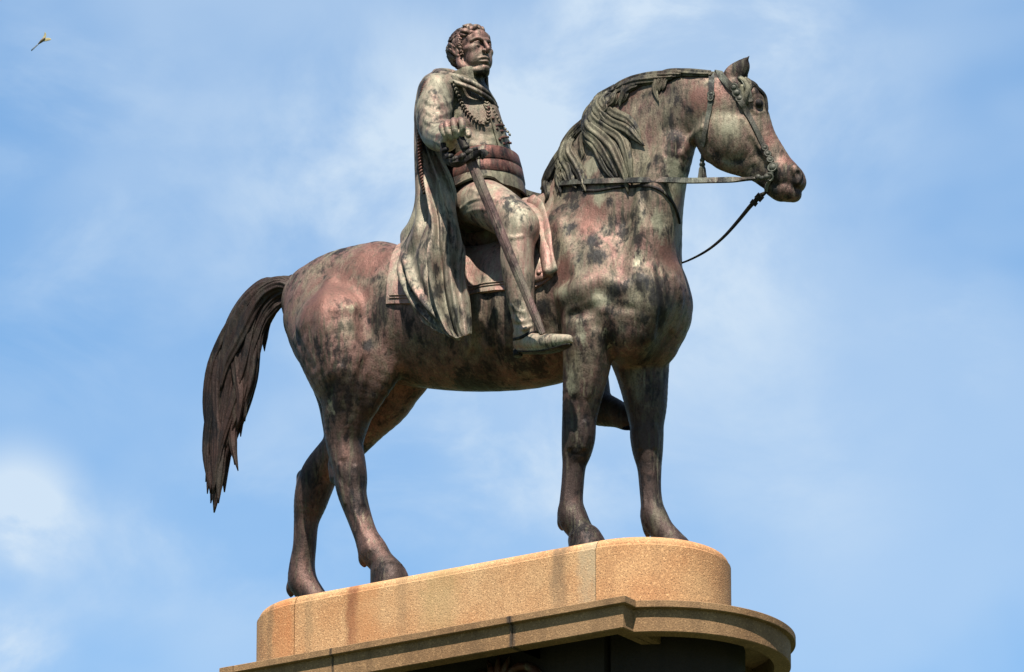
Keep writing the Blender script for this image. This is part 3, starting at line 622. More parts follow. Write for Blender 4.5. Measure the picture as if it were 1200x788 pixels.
feat([(442, 345), (430, 372), (432, 400)], 9, 0.2, 0.07, 'sub')
feat([(455, 405), (465, 430), (482, 445)], 8, 0.6, 0.05, 'sub')
feat([(400, 432), (396, 470), (398, 505), (402, 535)], [5, 6, 5, 4], 1.4, 0.03)
feat([(398, 545), (399, 570), (404, 590)], 3, 1.8, 0.012)
feat([(418, 548), (421, 570), (424, 590)], 3.4, 1.2, 0.02)
feat([(408, 585), (418, 612), (428, 636)], 2.4, 0.3, 0.012, 'sub')
feat([(416, 600), (425, 625), (433, 645)], 3, 1.0, 0.012)
feat([(667, 498), (669, 510), (668, 524)], 4, 2.0, 0.010)
feat([(686, 496), (688, 510), (685, 524)], 4, 2.0, 0.010)
feat([(677, 502), (678, 520)], 3, 0.0, 0.01, 'sub')
feat([(664, 530), (676, 533), (688, 529)], 2.5, 0.4, 0.01, 'sub')
feat([(666, 465), (668, 485), (668, 498)], 3, 0.2, 0.014, 'sub')
feat([(690, 440), (684, 470), (681, 495)], 3, 0.4, 0.014, 'sub')
feat([(676, 400), (674, 430), (674, 460)], 6, 1.4, 0.03)
feat([(665, 540), (663, 565), (661, 592)], 2.6, 1.0, 0.01)
feat([(669, 545), (667, 570), (665, 595)], 1.8, 0.1, 0.01, 'sub')
feat([(748, 505), (750, 515), (750, 525)], 4, 1.4, 0.012)
feat([(768, 500), (770, 512), (768, 524)], 4, 1.4, 0.012)
feat([(751, 545), (753, 568), (755, 595)], 2.4, 0.8, 0.01)
feat([(670, 627), (686, 620), (702, 626)], 2.4, 1.6, 0.006)
feat([(440, 667), (455, 659), (470, 662)], 2.4, 1.6, 0.006)
feat([(743, 470), (748, 490)], 3, .3, .015, 'sub')
feat([(394, 552), (402, 566), (410, 572)], 3, 0.3, 0.012, 'sub')
feat([(400, 480), (398, 510), (396, 535)], 3, 0.2, 0.012, 'sub')
feat([(420, 470), (416, 500), (412, 530)], 3, 0.2, 0.014, 'sub')
# ears
def ear(base, tip, Y, r, hollow=False):
    b0 = P(*base, Y); t0 = P(*tip, Y); q = [b0*(1-t)+t0*t for t in (0, .22, .52, .80, 1.03)]
    q[2] = q[2]+rgt*0.012; q[1] = q[1]+rgt*0.008
    H.chain([(*a, r_*S) for a, r_ in zip(q, (r*.85, r, r*.74, r*.32, 0.5))], 0.015, n=hn, sc=0.6)
    if hollow: H.chain([(*(q[1]+rgt*0.035-np.array([0, .05, 0])), 4*S), (*(q[2]+rgt*0.02-np.array([0, .05, 0])), 4*S), (*(q[3]+rgt*0.008-np.array([0, .035, 0])), 2*S)], 0.012, op='sub')
ear((856, 93), (877.5, 66.5), hY(860)-0.07, 13)
ear((858, 99), (873, 76), hY(860)+0.12, 12, True)
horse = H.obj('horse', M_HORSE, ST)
print('HORSE', round(time.time()-T0, 1), len(horse.data.polygons))
MB().add(*ball(eyeP[0]-eyeN*0.012, 0.036, 16)).obj('eye', M_DARK, horse)
e2 = eyeP[0]-eyeN*0.012 - 2*((eyeP[0]-eyeN*0.012-P(840, 122, 0.0))@hn)*hn
# ------------------------------------------------------------------ mane and tail: ridged locks
rnd = random.Random(5)
def lock(mb, pts, w, t=None, ref=None, ridges=6, amp=0.2, twist=3.5, m=30, sub=5, prof=(0.75, 1.0, 1.05, 1.0, 0.72, 0.08)):
    p = catmull(np.asarray(pts, float), sub); u = np.linspace(0, 1, len(p))
    k = np.interp(u, np.linspace(0, 1, len(prof)), prof)
    if ref is not None and np.ndim(ref) == 2: ref = np.stack([np.interp(u, np.linspace(0, 1, len(ref)), np.asarray(ref)[:, i]) for i in range(3)], 1)
    mb.add(*tube(p, w*k, (t or w*0.7)*k, ref=(0, -1, 0) if ref is None else ref, m=m, ridges=ridges, amp=amp, twist=twist, ph0=rnd.random()*6))
mane = MB()
def mlock(pts, w, lift=0.4, tt=0.62):
    q = np.array(pts, float); p, hit = H.surf(q[:, 0], q[:, 1]); nr = H.grad(p)
    for i in range(len(p)):
        if not hit[i]: nr[i] = np.array([0, -1, 0.3])
    lock(mane, p + nr*(w*S*lift), w*S, w*S*tt, ref=nr)
ML = [([(832, 88), (812, 87), (792, 86.5), (778, 89), (771, 97), (769, 108), (773, 121)], 5.5),
 ([(835, 89), (815, 87), (795, 86), (784, 89), (775, 98)], 4.5),
 ([(800, 88), (775, 90), (752, 93), (728, 101), (712, 112)], 6),
 ([(790, 91), (765, 94), (742, 99), (722, 108), (708, 121)], 6),
 ([(738, 98), (716, 110), (708, 122), (720, 134), (738, 143), (748, 156), (752, 168)], 6),
 ([(722, 105), (704, 117), (702, 130), (718, 144), (736, 152), (747, 163), (756, 172)], 7),
 ([(712, 112), (698, 124), (697, 140), (712, 151), (728, 163), (735, 180), (739, 200), (742, 214)], 6.5),
 ([(704, 120), (692, 134), (692, 150), (706, 162), (718, 174), (726, 190), (733, 208), (737, 228)], 7.5),
 ([(700, 126), (689, 140), (690, 156), (702, 168), (711, 182), (719, 197), (725, 210)], 6.5),
 ([(697, 131), (687, 146), (689, 163), (700, 176), (706, 190), (714, 204), (722, 212)], 5),
 ([(716, 110), (706, 120), (704, 135), (714, 148), (727, 156), (737, 170), (741, 186)], 5),
 ([(694, 137), (680, 151), (670, 166), (668, 180), (675, 193), (682, 205), (685, 216), (688, 226)], 6.5),
 ([(690, 142), (676, 154), (665, 170), (662, 186), (668, 200), (672, 214), (677, 222)], 6.5),
 ([(684, 148), (671, 162), (661, 178), (657, 192), (662, 206), (668, 218)], 6),
 ([(674, 160), (661, 178), (651, 194), (645, 207), (641, 217), (644, 228), (640, 239)], 6),
 ([(666, 174), (655, 190), (648, 203), (646, 216), (650, 226)], 5),
 ([(668, 168), (656, 184), (647, 199), (640, 212), (636, 222)], 5.5),
 ([(750, 95), (732, 102), (716, 112), (706, 124), (703, 138), (709, 147)], 5)]
for pts, w_ in ML: mlock(pts, w_)
for pts, w_ in ML[2:]:
    for s_ in (-1, 1):
        k_ = rnd.uniform(3, 5); n_p = int(len(pts)*rnd.uniform(0.75, 1.0))
        mlock([(a+s_*k_*(0.5+0.5*i/len(pts))+rnd.uniform(-1, 1), b+rnd.uniform(-1.5, 1.5)) for i, (a, b) in enumerate(pts[:n_p])], w_*0.7, lift=0.15)
# loose locks that break the outline of the crest
for k in range(16):
    t = rnd.random(); a0 = np.interp(t, [0, .3, .6, 1], [805, 735, 700, 655]); b0_ = np.interp(t, [0, .3, .6, 1], [85, 100, 132, 196]); L0 = rnd.uniform(26, 44); ph = rnd.random()*6
    ang = np.interp(t, [0, .3, .6, 1], [3.0, 2.7, 2.25, 2.1])
    mlock([(a0+math.cos(ang)*L0*u_/5+math.sin(ph+u_*1.5)*2.2+2.5*u_, b0_+math.sin(ang)*L0*u_/5+math.cos(ph+u_*1.5)*2.0+0.9*u_*u_*0.6) for u_ in range(6)], rnd.uniform(3.2, 5.0), lift=0.5)
# crest underlay, both sides
for off in (-0.045, -0.01, 0.025):
    q = [P(a, b, off) for a, b in [(840, 92), (815, 95), (785, 97), (762, 102), (736, 114), (719, 128), (703, 147), (687, 169), (672, 193), (659, 214), (651, 228)]]
    lock(mane, q, 0.046, 0.046, ridges=7, amp=0.14, prof=(0.4, 0.7, 0.9, 1, 1, 0.9, 0.6), m=24)
# far-side fall of the mane
for i in range(14):
    t = i/13; a, b = np.interp(t, [0, .5, 1], [820, 715, 655]), np.interp(t, [0, .35, .5, 1], [88, 96, 112, 205])
    q0 = P(a+17, b+5, 0.07); s_ = 0.3+0.2*rnd.random()
    q = [q0+np.array([rnd.uniform(-.03, .03), 0, 0])+np.array([-0.02+0.05*math.sin(k*1.7+i), 0.05+0.13*min(1, k/2), -s_*k/4]) for k in range(5)]
    lock(mane, q, 0.04, 0.03)
mane.obj('mane', M_MANE, horse)
tail = MB()
cl = catmull([(352, 342, 0), (331, 338, 0), (312, 347, 0), (295, 366, 0), (283, 393, 0), (275, 424, 0), (270, 460, 0), (265, 500, 0), (260, 540, 0), (255, 575, 0), (251, 600, 0)], 6)
hw = np.interp(np.linspace(0, 1, len(cl)), [0, .1, .2, .3, .42, .55, .68, .8, .9, 1], [9, 12, 15, 17, 19, 20.5, 19, 15, 10, 3])
def tpt(i, o, yy):
    i = min(len(cl)-1, max(0, i)); c = cl[i]; t = cl[min(i+1, len(cl)-1)]-cl[max(i-1, 0)]; t = t/(np.hypot(t[0], t[1])+1e-9)
    nx, ny = t[1], -t[0]          # to the left/outer side for a path going down
    if nx > 0: nx, ny = -nx, -ny
    return P(c[0]-nx*(-o)*hw[i] if False else c[0]+nx*o*hw[i], c[1]+ny*o*hw[i], yy)
n_ = len(cl)
def tlock(o0, o1, y0, y1, i0, i1, w, wob=0.3, tip=None):
    ks = np.linspace(i0, i1, 8).astype(int); ph = rnd.random()*6; q = []
    for j, k in enumerate(ks):
        u = j/7; q.append(tpt(k, o0+(o1-o0)*u+wob*math.sin(ph+u*7)*(0.4+u), y0+(y1-y0)*u))
    if tip: q[-1] = P(tip[0], tip[1], y1); q[-2] = 0.5*(q[-3]+q[-1])+0.25*(q[-2]-0.5*(q[-3]+q[-1]))
    lock(tail, q, w*S, w*S*0.8, ridges=7, amp=0.17, twist=6, m=28, prof=(0.5, 0.85, 1.05, 1, 1.0, 0.8, 0.10), sub=4)
# core mass
lock(tail, [tpt(k, 0.0, 0.0) for k in range(0, n_-6, 5)], 17*S, 13*S, ridges=9, amp=0.13, twist=2, m=40, prof=(0.72, 0.85, 1.05, 1.25, 1.3, 1.2, 0.9, 0.5, 0.06))
lock(tail, [tpt(k, 0.45, 0.0) for k in range(0, n_-14, 5)], 12*S, 11*S, ridges=7, amp=0.15, twist=2, m=30, prof=(0.5, .9, 1.1, 1.2, 1.1, 0.7, 0.06))
lock(tail, [tpt(k, -0.45, 0.0) for k in range(0, n_-20, 5)], 12*S, 11*S, ridges=7, amp=0.15, twist=2, m=30, prof=(0.5, .9, 1.1, 1.1, 0.9, 0.5, 0.06))
for k in range(34):
    o0 = rnd.uniform(-0.75, 0.85); yy = rnd.choice((-1, -1, 1))*rnd.uniform(.02, .10)
    i0 = rnd.choice((0, 2, 6, 12, 18)); i1 = int(i0+rnd.uniform(0.5, 0.8)*(n_-i0))
    if o0 > 0.2: i1 = min(n_-4, i1+14)
    tlock(o0*0.8, o0+rnd.uniform(-.2, .2), yy*0.5, yy, i0, min(i1, n_-6), rnd.uniform(5.5, 9.5))
for (tp, o0, yy, w_, i0) in (((251, 601), 0.2, -.03, 9, 20), ((247, 590), 0.5, .03, 7, 24), ((243, 579), 0.9, -.05, 6, 18), ((241, 565), 0.95, 0, 6, 14), ((263, 577), -0.2, 0.02, 8, 22), ((279, 552), -0.5, -.06, 6, 22), ((275, 545), -0.35, .05, 6, 20),
        ((287, 494), -0.9, -.05, 6.5, 12), ((282, 512), -0.7, .03, 6, 14), ((303, 423), -1.25, -.04, 4.5, 4), ((310, 412), -1.3, .03, 4.5, 3), ((313, 385), -1.2, .0, 5, 2), ((294, 455), -0.95, -.05, 6, 8), ((292, 470), -0.85, -.02, 6, 9), ((256, 590), 0.1, -.07, 7, 24)):
    i1 = int(np.argmin(abs(cl[:, 1]-tp[1])))
    tlock(o0*0.9, o0, yy*.5, yy, i0, max(i1, i0+7), w_, 0.08, tip=tp)
tail.obj('tail', M_TAIL, horse)
# ------------------------------------------------------------------ saddle and saddlecloth
hem = [(453, 357), (472, 357), (490, 358), (520, 352), (548, 346), (583, 341), (606, 339), (626, 339), (638, 333), (648, 324)]
hp, _ = H.surf([a for a, b in hem], [b for a, b in hem]); 
def phi_of(p): return np.arctan2(-p[..., 1], p[..., 2]-ZC)      # 0 on top, growing down the near side
hx, hphi = hp[:, 0], phi_of(hp)
o_ = np.argsort(hx); hx, hphi = hx[o_], hphi[o_]
xa, xb = hx[0], hx[-1]
def wrap(xs, ph, off):
    X, PH = np.meshgrid(xs, ph, indexing='ij') if np.ndim(ph) == 1 else (np.repeat(xs[:, None], ph.shape[1], 1), ph)
    d = np.stack([np.zeros_like(X), np.sin(PH), -np.cos(PH)], -1)      # towards the axis
    o = np.stack([X, np.zeros_like(X), np.full_like(X, ZC)], -1) - d*1.0
    p, hit = H.march(o, d, off, 1.0); return p, hit
def sheet_solid(p, thick, name, mat, parent, flipn=False, grp=None):
    """closed slab from a grid of points: thickness laid inwards"""
    n, m = p.shape[:2]; du = np.gradient(p, axis=0); dv = np.gradient(p, axis=1); nr = np.cross(du, dv); nr /= np.linalg.norm(nr, axis=-1, keepdims=True)+1e-9
    if flipn: nr = -nr
    q = p - nr*np.asarray(thick)[..., None] if np.ndim(thick) else p-nr*thick
    V = np.vstack([p.reshape(-1, 3), q.reshape(-1, 3)]); F = []; N_ = n*m
    for i in range(n-1):
        for j in range(m-1):
            a, b, c, d = i*m+j, (i+1)*m+j, (i+1)*m+j+1, i*m+j+1
            F.append((a, b, c, d)); F.append((a+N_, d+N_, c+N_, b+N_))
    for j in range(m-1): F.append((j, j+1, j+1+N_, j+N_)); a = (n-1)*m+j; F.append((a, a+N_, a+1+N_, a+1))
    for i in range(n-1): F.append((i*m, i*m+N_, (i+1)*m+N_, (i+1)*m)); a = i*m+m-1; F.append((a, a+m, a+m+N_, a+N_))
    o = MB().add(V, F).obj(name, mat, parent, angle=1.1); return o
H2 = H
xs = np.linspace(xa, xb, 90); u = np.linspace(-1.0, 1.0, 110)
PHm = np.stack([np.interp(x, hx, hphi)*u for x in xs])
XM = xs[:, None] - (0.06+0.13*((xs[:, None]-xa)/(xb-xa)))*(1-np.clip(np.abs(u)[None]*1.15, 0, 1))**1.0
d_ = np.stack([np.zeros_like(PHm), np.sin(PHm), -np.cos(PHm)], -1)
pc, hit = H.march(np.stack([XM, np.zeros_like(XM), np.full_like(XM, ZC)], -1)-d_, d_, 0.012, 1.0)
# the front edge leans: nothing cut; gentle waves near the hem
wv = np.clip(np.abs(u)[None]*1.3-0.5, 0, 1)
dn = pc.copy(); dn[..., 0] = 0; dn[..., 2] -= ZC; dn /= np.linalg.norm(dn, axis=-1, keepdims=True)
pc = pc + dn*(0.016*wv*(1+np.sin(xs*17)[:, None]*0.8+0.5*np.sin(xs*31+1)[:, None]))[..., None]
cloth = sheet_solid(pc, 0.03, 'saddlecloth', M_CLOTH, ST, flipn=True)
# raised border line round the near hem
bd = MB()
for k_, rr in ((0.90, 0.007), (0.93, 0.006)):
    j = int((k_+1)/2*109); q = pc[2:-2, j]+dn[2:-2, j]*0.003; bd.add(*tube(q, rr, m=6))
bd.obj('border', M_CLOTH, cloth)
# saddle: seat, pommel roll and flap (mostly under the rider)
SD = Field((pc[..., 0].min()-0.1, -0.6, ZC-0.2), (pc[..., 0].max()+0.15, 0.6, ZC+1.1), 0.014)
SD.ch([(535, 272, 0, 22), (560, 278, 0, 24), (600, 270, 0, 22), (626, 252, 0, 17)], 0.05)
for sg in (-1, 1):
    q = [(*P(617, 244, -0.02), 12*S), (*P(630, 262, -.22), 11*S), (*P(640, 292, -.36), 9*S), (*P(643, 318, -.42), 7*S)]
    SD.chain([(x, y if sg < 0 else -y, z, r) for x, y, z, r in q], 0.04)
saddle = SD.obj('saddle', M_CLOTH, ST)
# turned-back front flaps of the cloth beside the pommel
for pts, w_ in (([(622, 232), (632, 246), (638, 275), (640, 300), (645, 322)], 10), ([(612, 238), (622, 262), (626, 300), (630, 330)], 8.5)):
    q = np.array(pts, float); p, h_ = H.surf(q[:, 0], q[:, 1], 0.045); nr = H.grad(p); nr = np.where(h_[:, None], nr, np.array([[0, -1, .5]]))
    q2 = catmull(p, 5); nn = np.stack([np.interp(np.linspace(0, 1, len(q2)), np.linspace(0, 1, len(nr)), nr[:, i]) for i in range(3)], 1)
    k = np.interp(np.linspace(0, 1, len(q2)), [0, .2, 1], [0.6, 0.9, 1.15])
    MB().add(*tube(q2, w_*S*k, 0.014, ref=nn, m=14)).obj('front_flap', M_CLOTH, cloth)
p, h_ = H.surf([632], [320], 0.05); MB().add(*ball(p[0], 0.022, 10)).obj('button', M_CLOTH, cloth)
print('TACK1', round(time.time()-T0, 1))
# ------------------------------------------------------------------ the rider: one continuous body
b0 = P(480, 420, 0.5); 
R = Field((P(487, 300, 0)[0]-0.05, -1.13, P(600, 466, -.5)[2]-0.03), (P(671, 300, -.5)[0]+0.16, 0.62, P(550, 22, 0)[2]+0.05), 0.0072)
def R2(rows, k, mirror=False, **kw):
    pts = [(*P(a, b, c), r*S) for a, b, c, r in rows]; R.chain(pts, k, **kw)
    if mirror: R.chain([(x, -y, z, r) for x, y, z, r in pts], k, **kw)
# trunk, slightly wider than deep
R2([(568, 248, 0, 38), (571, 222, 0, 37), (571, 200, 0, 33), (565, 178, 0, 32), (557, 155, 0, 33.5), (549, 133, 0, 32), (545, 120, 0, 27)], 0.03, n=Yv, sc=1.22)
R2([(520, 116, 0, 24), (545, 112, 0, 26)], 0.05, n=Yv, sc=1.25)                          # upper back
R2([(565, 138, -.06, 22), (573, 160, -.06, 20)], 0.05, mirror=False, n=Yv, sc=0.9)          # breast
R2([(545, 108, -.05, 19), (528, 108, -.2, 21), (513, 107, -.30, 21)], 0.04, mirror=True)    # shoulders
R2([(545, 112, 0, 21), (552, 99, 0, 15), (553, 88, 0, 14.5), (551, 78, 0, 15)], 0.02)       # neck
# jacket skirt
R2([(560, 240, 0, 44), (566, 226, 0, 40)], 0.02, n=Yv, sc=1.15)
# right arm
R2([(511, 108, -.33, 21.5), (509, 128, -.42, 21.5), (508, 146, -.50, 19.5), (512, 159, -.56, 17.5), (517, 163, -.66, 15), (523, 166, -.76, 12.5), (527, 165, -.83, 10.5)], 0.022)
# left arm, bent, holding the reins low behind the body
la = [(*mir(P(507, 110, -.30)), 19*S), (*mir(P(498, 132, -.33)), 18*S), (*mir(P(494, 154, -.34)), 17*S)]
ls = np.array(la[0][:3]); lhand = P(590, 216, 0.24)
R.chain(la+[(*(0.5*(np.array(la[2][:3])+lhand)+np.array([0, .02, -.06])), 15*S), (*lhand, 9*S)], 0.02)
# legs
thigh = [(556, 241, -.16, 31), (570, 240, -.30, 29), (588, 249, -.42, 26.5), (607, 263, -.49, 24), (610, 271, -.51, 22)]
R2(thigh, 0.04); R.chain([(*mir(P(a, b, c)), r*S) for a, b, c, r in thigh], 0.04)
shin = [(609, 270, -.51, 21.5), (607, 286, -.53, 20), (606, 304, -.545, 19.5), (608, 325, -.54, 18.5), (610, 348, -.53, 16.2), (613, 368, -.52, 14), (615, 384, -.52, 13.2), (616, 396, -.52, 13)]
R2(shin, 0.02)
foot = [(612, 402, -.51, 10), (622, 402, -.53, 11), (636, 402, -.56, 10.5), (650, 401, -.585, 9.5), (661, 399.5, -.60, 7.5), (666, 398.5, -.605, 6)]
R2(foot, 0.02); R2([(610, 397, -.51, 9), (610, 405, -.51, 7.5)], 0.02)
# far leg hangs a little lower, toe down behind the far fore leg
kf = mir(P(604, 266, -.49)); tf = P(741, 494, .50); hf = P(706, 480, .52); af = P(699, 468, .52)
R.chain([(*kf, 21*S), (*(kf*0.62+af*0.38+np.array([0, .03, 0])), 20*S), (*(kf*0.3+af*0.7), 16*S), (*af, 17*S)], 0.03)
R.chain([(*hf, 20*S), (*(0.5*hf+0.5*tf+np.array([0, 0, .01])), 16*S), (*tf, 12*S), (*(tf+np.array([.09, 0, -.0])), 7*S)], 0.03)
# folds on sleeve, breeches and boot
def rf(pts, r, lift, k=0.012, op='add'):
    q = np.array(pts, float); p, hit = R.surf(q[:, 0], q[:, 1]); nr = R.grad(p)
    r_ = np.broadcast_to(np.asarray(r, float), len(p))*S
    c = p + nr*(lift*S - (r_ if op == 'add' else -r_))[:, None]
    R.chain([(*c[i], r_[i]) for i in range(len(p))], k, op=op)
for pts in ([(497, 116), (506, 122), (518, 122), (529, 118)], [(497, 128), (507, 135), (519, 135), (530, 129)], [(498, 141), (508, 147), (520, 145), (529, 139)], [(500, 152), (508, 158), (518, 158)],
            [(508, 165), (516, 170), (524, 172)], [(505, 108), (512, 120), (515, 132)]):
    rf(pts, 2.6, 0.9, 0.014)
for pts in ([(498, 122), (508, 129), (520, 128)], [(499, 135), (509, 141), (521, 139)], [(501, 147), (510, 152), (519, 151)]):
    rf(pts, 2.2, 0.1, 0.012, 'sub')
for pts in ([(540, 245), (552, 236), (566, 232)], [(544, 252), (558, 246), (574, 246)], [(552, 222), (566, 228), (584, 236)], [(590, 276), (600, 279), (612, 277)],
            [(600, 372), (610, 377), (624, 374)], [(601, 384), (612, 386), (622, 382)], [(602, 392), (612, 392), (622, 388)], [(598, 358), (606, 364), (614, 366)]):
    rf(pts, 2.2, 0.9, 0.014)
for pts in ([(546, 240), (560, 236), (572, 239)], [(601, 380), (612, 382), (622, 378)]):
    rf(pts, 2.0, 0.0, 0.012, 'sub')
rf([(616, 352), (617, 366), (619, 380)], 2.0, 0.8, 0.012)
rf([(548, 150), (560, 154), (574, 156), (590, 152)], 5, -0.2, 0.04, 'sub')
rf([(545, 168), (560, 171), (578, 170), (596, 166)], 3, 0.6, 0.03)
# sole and heel of the near boot
q0 = [P(a, b, c) for a, b, c in ((606, 410, -.51), (620, 411, -.53), (640, 410, -.56), (656, 406, -.59), (669, 401, -.605))]
R.chain([(*a, r*S) for a, r in zip(q0, (5, 6.5, 7.5, 6.5, 3))], 0.004, n=(0, 0, 1), sc=0.45)
# ---- head: life size numbers (x forward, y to its left, z up) times hs
hyaw, hpit = math.radians(-20), math.radians(6)
hx_ = np.array([math.cos(hyaw)*math.cos(hpit), math.sin(hyaw)*math.cos(hpit), math.sin(hpit)]); hy_ = unit(np.cross([0, 0, 1], hx_)); hz_ = np.cross(hx_, hy_)
hs = 1.75; hc = P(552.5, 62.5, 0.0)
AX = np.array([hx_, hy_, hz_])
def hp_(x, y, z): return hc + hs*(x*hx_+y*hy_+z*hz_)
def he(c, r, k=0.012, op='add'): R.ell(hp_(*c), np.array(r)*hs, k, ax=AX, op=op)
def hcn(rows, k=0.01, op='add', both_=True):
    R.chain([(*hp_(x, y, z), r*hs) for x, y, z, r in rows], k, op=op)
    if both_: R.chain([(*hp_(x, -y, z), r*hs) for x, y, z, r in rows], k, op=op)
he((-.024, 0, .032), (.092, .073, .083), 0.01); he((.028, 0, .038), (.050, .060, .052), 0.02)
he((.032, 0, -.030), (.058, .056, .075), 0.02); he((.060, 0, -.055), (.034, .038, .05), 0.02)
hcn([(-.012, .056, -.035, .018), (-.002, .056, -.072, .017), (.04, .036, -.105, .016), (.078, .010, -.116, .016)], 0.02)   # jaw
he((.086, 0, -.106), (.017, .022, .016), 0.012)                                          # chin
hcn([(.094, .006, .022, .009), (.086, .030, .029, .0085), (.066, .050, .020, .008)], 0.010)    # brow
he((.072, .0, .050), (.02, .04, .03), 0.02)
hcn([(.093, 0, .018, .0085), (.104, 0, -.004, .0085), (.116, 0, -.026, .0095), (.110, 0, -.036, .0085)], 0.008, both_=False)   # nose
hcn([(.100, .012, -.031, .0085)]*2, 0.006)
hcn([(.064, .042, -.014, .021), (.040, .056, -.010, .016)], 0.02)                         # cheekbone
he((.095, .030, .004), (.018, .015, .011), 0.010, 'sub'); he((.095, -.030, .004), (.018, .015, .011), 0.010, 'sub')
for sg in (1, -1):
    he((.076, .031*sg, .003), (.0135, .0145, .0115), 0.003)
    R.chain([(*hp_(.082, (.031-.016)*sg, .006), .003*hs), (*hp_(.0895, .031*sg, .0125), .0034*hs), (*hp_(.077, (.031+.017)*sg, .006), .003*hs)], 0.004)
    R.chain([(*hp_(.081, (.031-.015)*sg, -.002), .003*hs), (*hp_(.0875, .031*sg, -.0085), .003*hs), (*hp_(.077, (.031+.016)*sg, -.001), .003*hs)], 0.004)
R.chain([(*hp_(.083, -.026, -.067), .006*hs), (*hp_(.098, -.010, -.0625), .0075*hs), (*hp_(.100, .0, -.065), .007*hs), (*hp_(.098, .010, -.0625), .0075*hs), (*hp_(.083, .026, -.067), .006*hs)], 0.008)
R.chain([(*hp_(.083, -.021, -.078), .006*hs), (*hp_(.097, .0, -.0805), .0085*hs), (*hp_(.083, .021, -.078), .006*hs)], 0.008)
R.chain([(*hp_(.086, -.027, -.0715), .0026*hs), (*hp_(.106, .0, -.0722), .0030*hs), (*hp_(.086, .027, -.0715), .0026*hs)], 0.004, op='sub')
he((.102, 0, -.0925), (.010, .022, .006), 0.01, 'sub')
hcn([(.094, .019, -.040, .0025), (.082, .034, -.060, .0025)], 0.008, 'sub'); he((.052, .036, -.050), (.030, .024, .045), 0.02); he((.052, -.036, -.050), (.030, .024, .045), 0.02)                  # fold beside the mouth
for sg in (1, -1):                                                                        # ears
    pe = [(.004, .070, .026), (-.016, .080, .026), (-.024, .081, .004), (-.014, .076, -.018), (-.002, .070, -.028)]
    R.chain([(*hp_(x, y*sg, z), .0062*hs) for x, y, z in pe], 0.005)
    R.chain([(*hp_(-.010, .072*sg, .012), .012*hs), (*hp_(-.004, .069*sg, -.012), .010*hs)], 0.004)
    R.chain([(*hp_(-.006, .088*sg, .010), .008*hs), (*hp_(-.004, .084*sg, -.006), .006*hs)], 0.006, op='sub')
# ---- right hand closed over the hilt
def fing(pts, rs): R.chain([(*P(*p), r*S) for p, r in zip(pts, rs)], 0.0025)
R2([(527, 163, -.84, 10.5), (529, 157, -.88, 11), (530, 150, -.915, 9.5)], 0.012)
fing([(519, 147, -.95), (517.5, 150, -1.0), (520, 157, -1.01), (524, 163, -.985)], [3.9, 3.7, 3.4, 3.1])
fing([(525, 144, -.95), (523.5, 146, -1.0), (525.5, 155, -1.015), (529, 162, -.985)], [4.2, 4.0, 3.6, 3.3])
fing([(532, 142, -.94), (531.5, 143.5, -.99), (533, 152, -1.005), (535, 160, -.98)], [4.4, 4.2, 3.8, 3.4])
fing([(539.5, 141.5, -.92), (541, 143, -.97), (542, 150, -.985), (541, 158, -.96)], [4.4, 4.2, 3.8, 3.4])
fing([(536, 157, -.86), (543, 153, -.89), (548, 155, -.92), (549, 159, -.935)], [5.4, 5, 4.4, 3.6])
# left hand on the reins
lh = lhand
for k in range(4):
    o = np.array([0.03, -0.005, 0.05-0.032*k]); R.chain([(*(lh+o+np.array([-.02, .05, 0])), .017), (*(lh+o+np.array([.05, .045, 0])), .017), (*(lh+o+np.array([.06, -.01, 0])), .015), (*(lh+o+np.array([.02, -.03, 0])), .013)], 0.004)
R.chain([(*lh, .05), (*(lh+np.array([.03, .02, 0])), .05)], 0.02)
R.chain([(*(lh+np.array([0, -.03, .04])), .018), (*(lh+np.array([.04, -.04, .07])), .017), (*(lh+np.array([.07, -.02, .075])), .014)], 0.005)
rider = R.obj('rider', M_RIDER, ST)
print('RIDER', round(time.time()-T0, 1), len(rider.data.polygons))
# materials by garment: breeches below the waist, coat above, sleeve, skin of head and hands
me = rider.data
me.materials[0] = M_FACE
for m_ in (M_COAT, M_SLEEVE, M_TROUS, M_TAIL): me.materials.append(m_)
co = np.empty(len(me.polygons)*3, np.float32); me.polygons.foreach_get('center', co); co = co.reshape(-1, 3).astype(float)
rel = co-EYE; dz = rel@fwd; sx = 600+FPX*(rel@rgt)/dz; sy = 394-FPX*(rel@upv)/dz      # only used to sort faces into garments by where they lie along the body
waist = P(575, 205, 0)[2]; neckz = P(548, 92, 0)[2]; wrist = P(525, 166, -.80)
idx = np.zeros(len(co), np.int32); idx[(co[:, 2] < neckz)] = 1
arm = (co[:, 1] < -0.30) & (co[:, 2] > P(515, 185, -.5)[2]) & (co[:, 2] < neckz); idx[arm] = 2
idx[co[:, 2] < waist-0.02] = 3
idx[(co[:, 1] < -0.815) & (co[:, 2] > waist)] = 0
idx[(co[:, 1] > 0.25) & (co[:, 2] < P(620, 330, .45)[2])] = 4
me.polygons.foreach_set('material_index', idx); me.update()
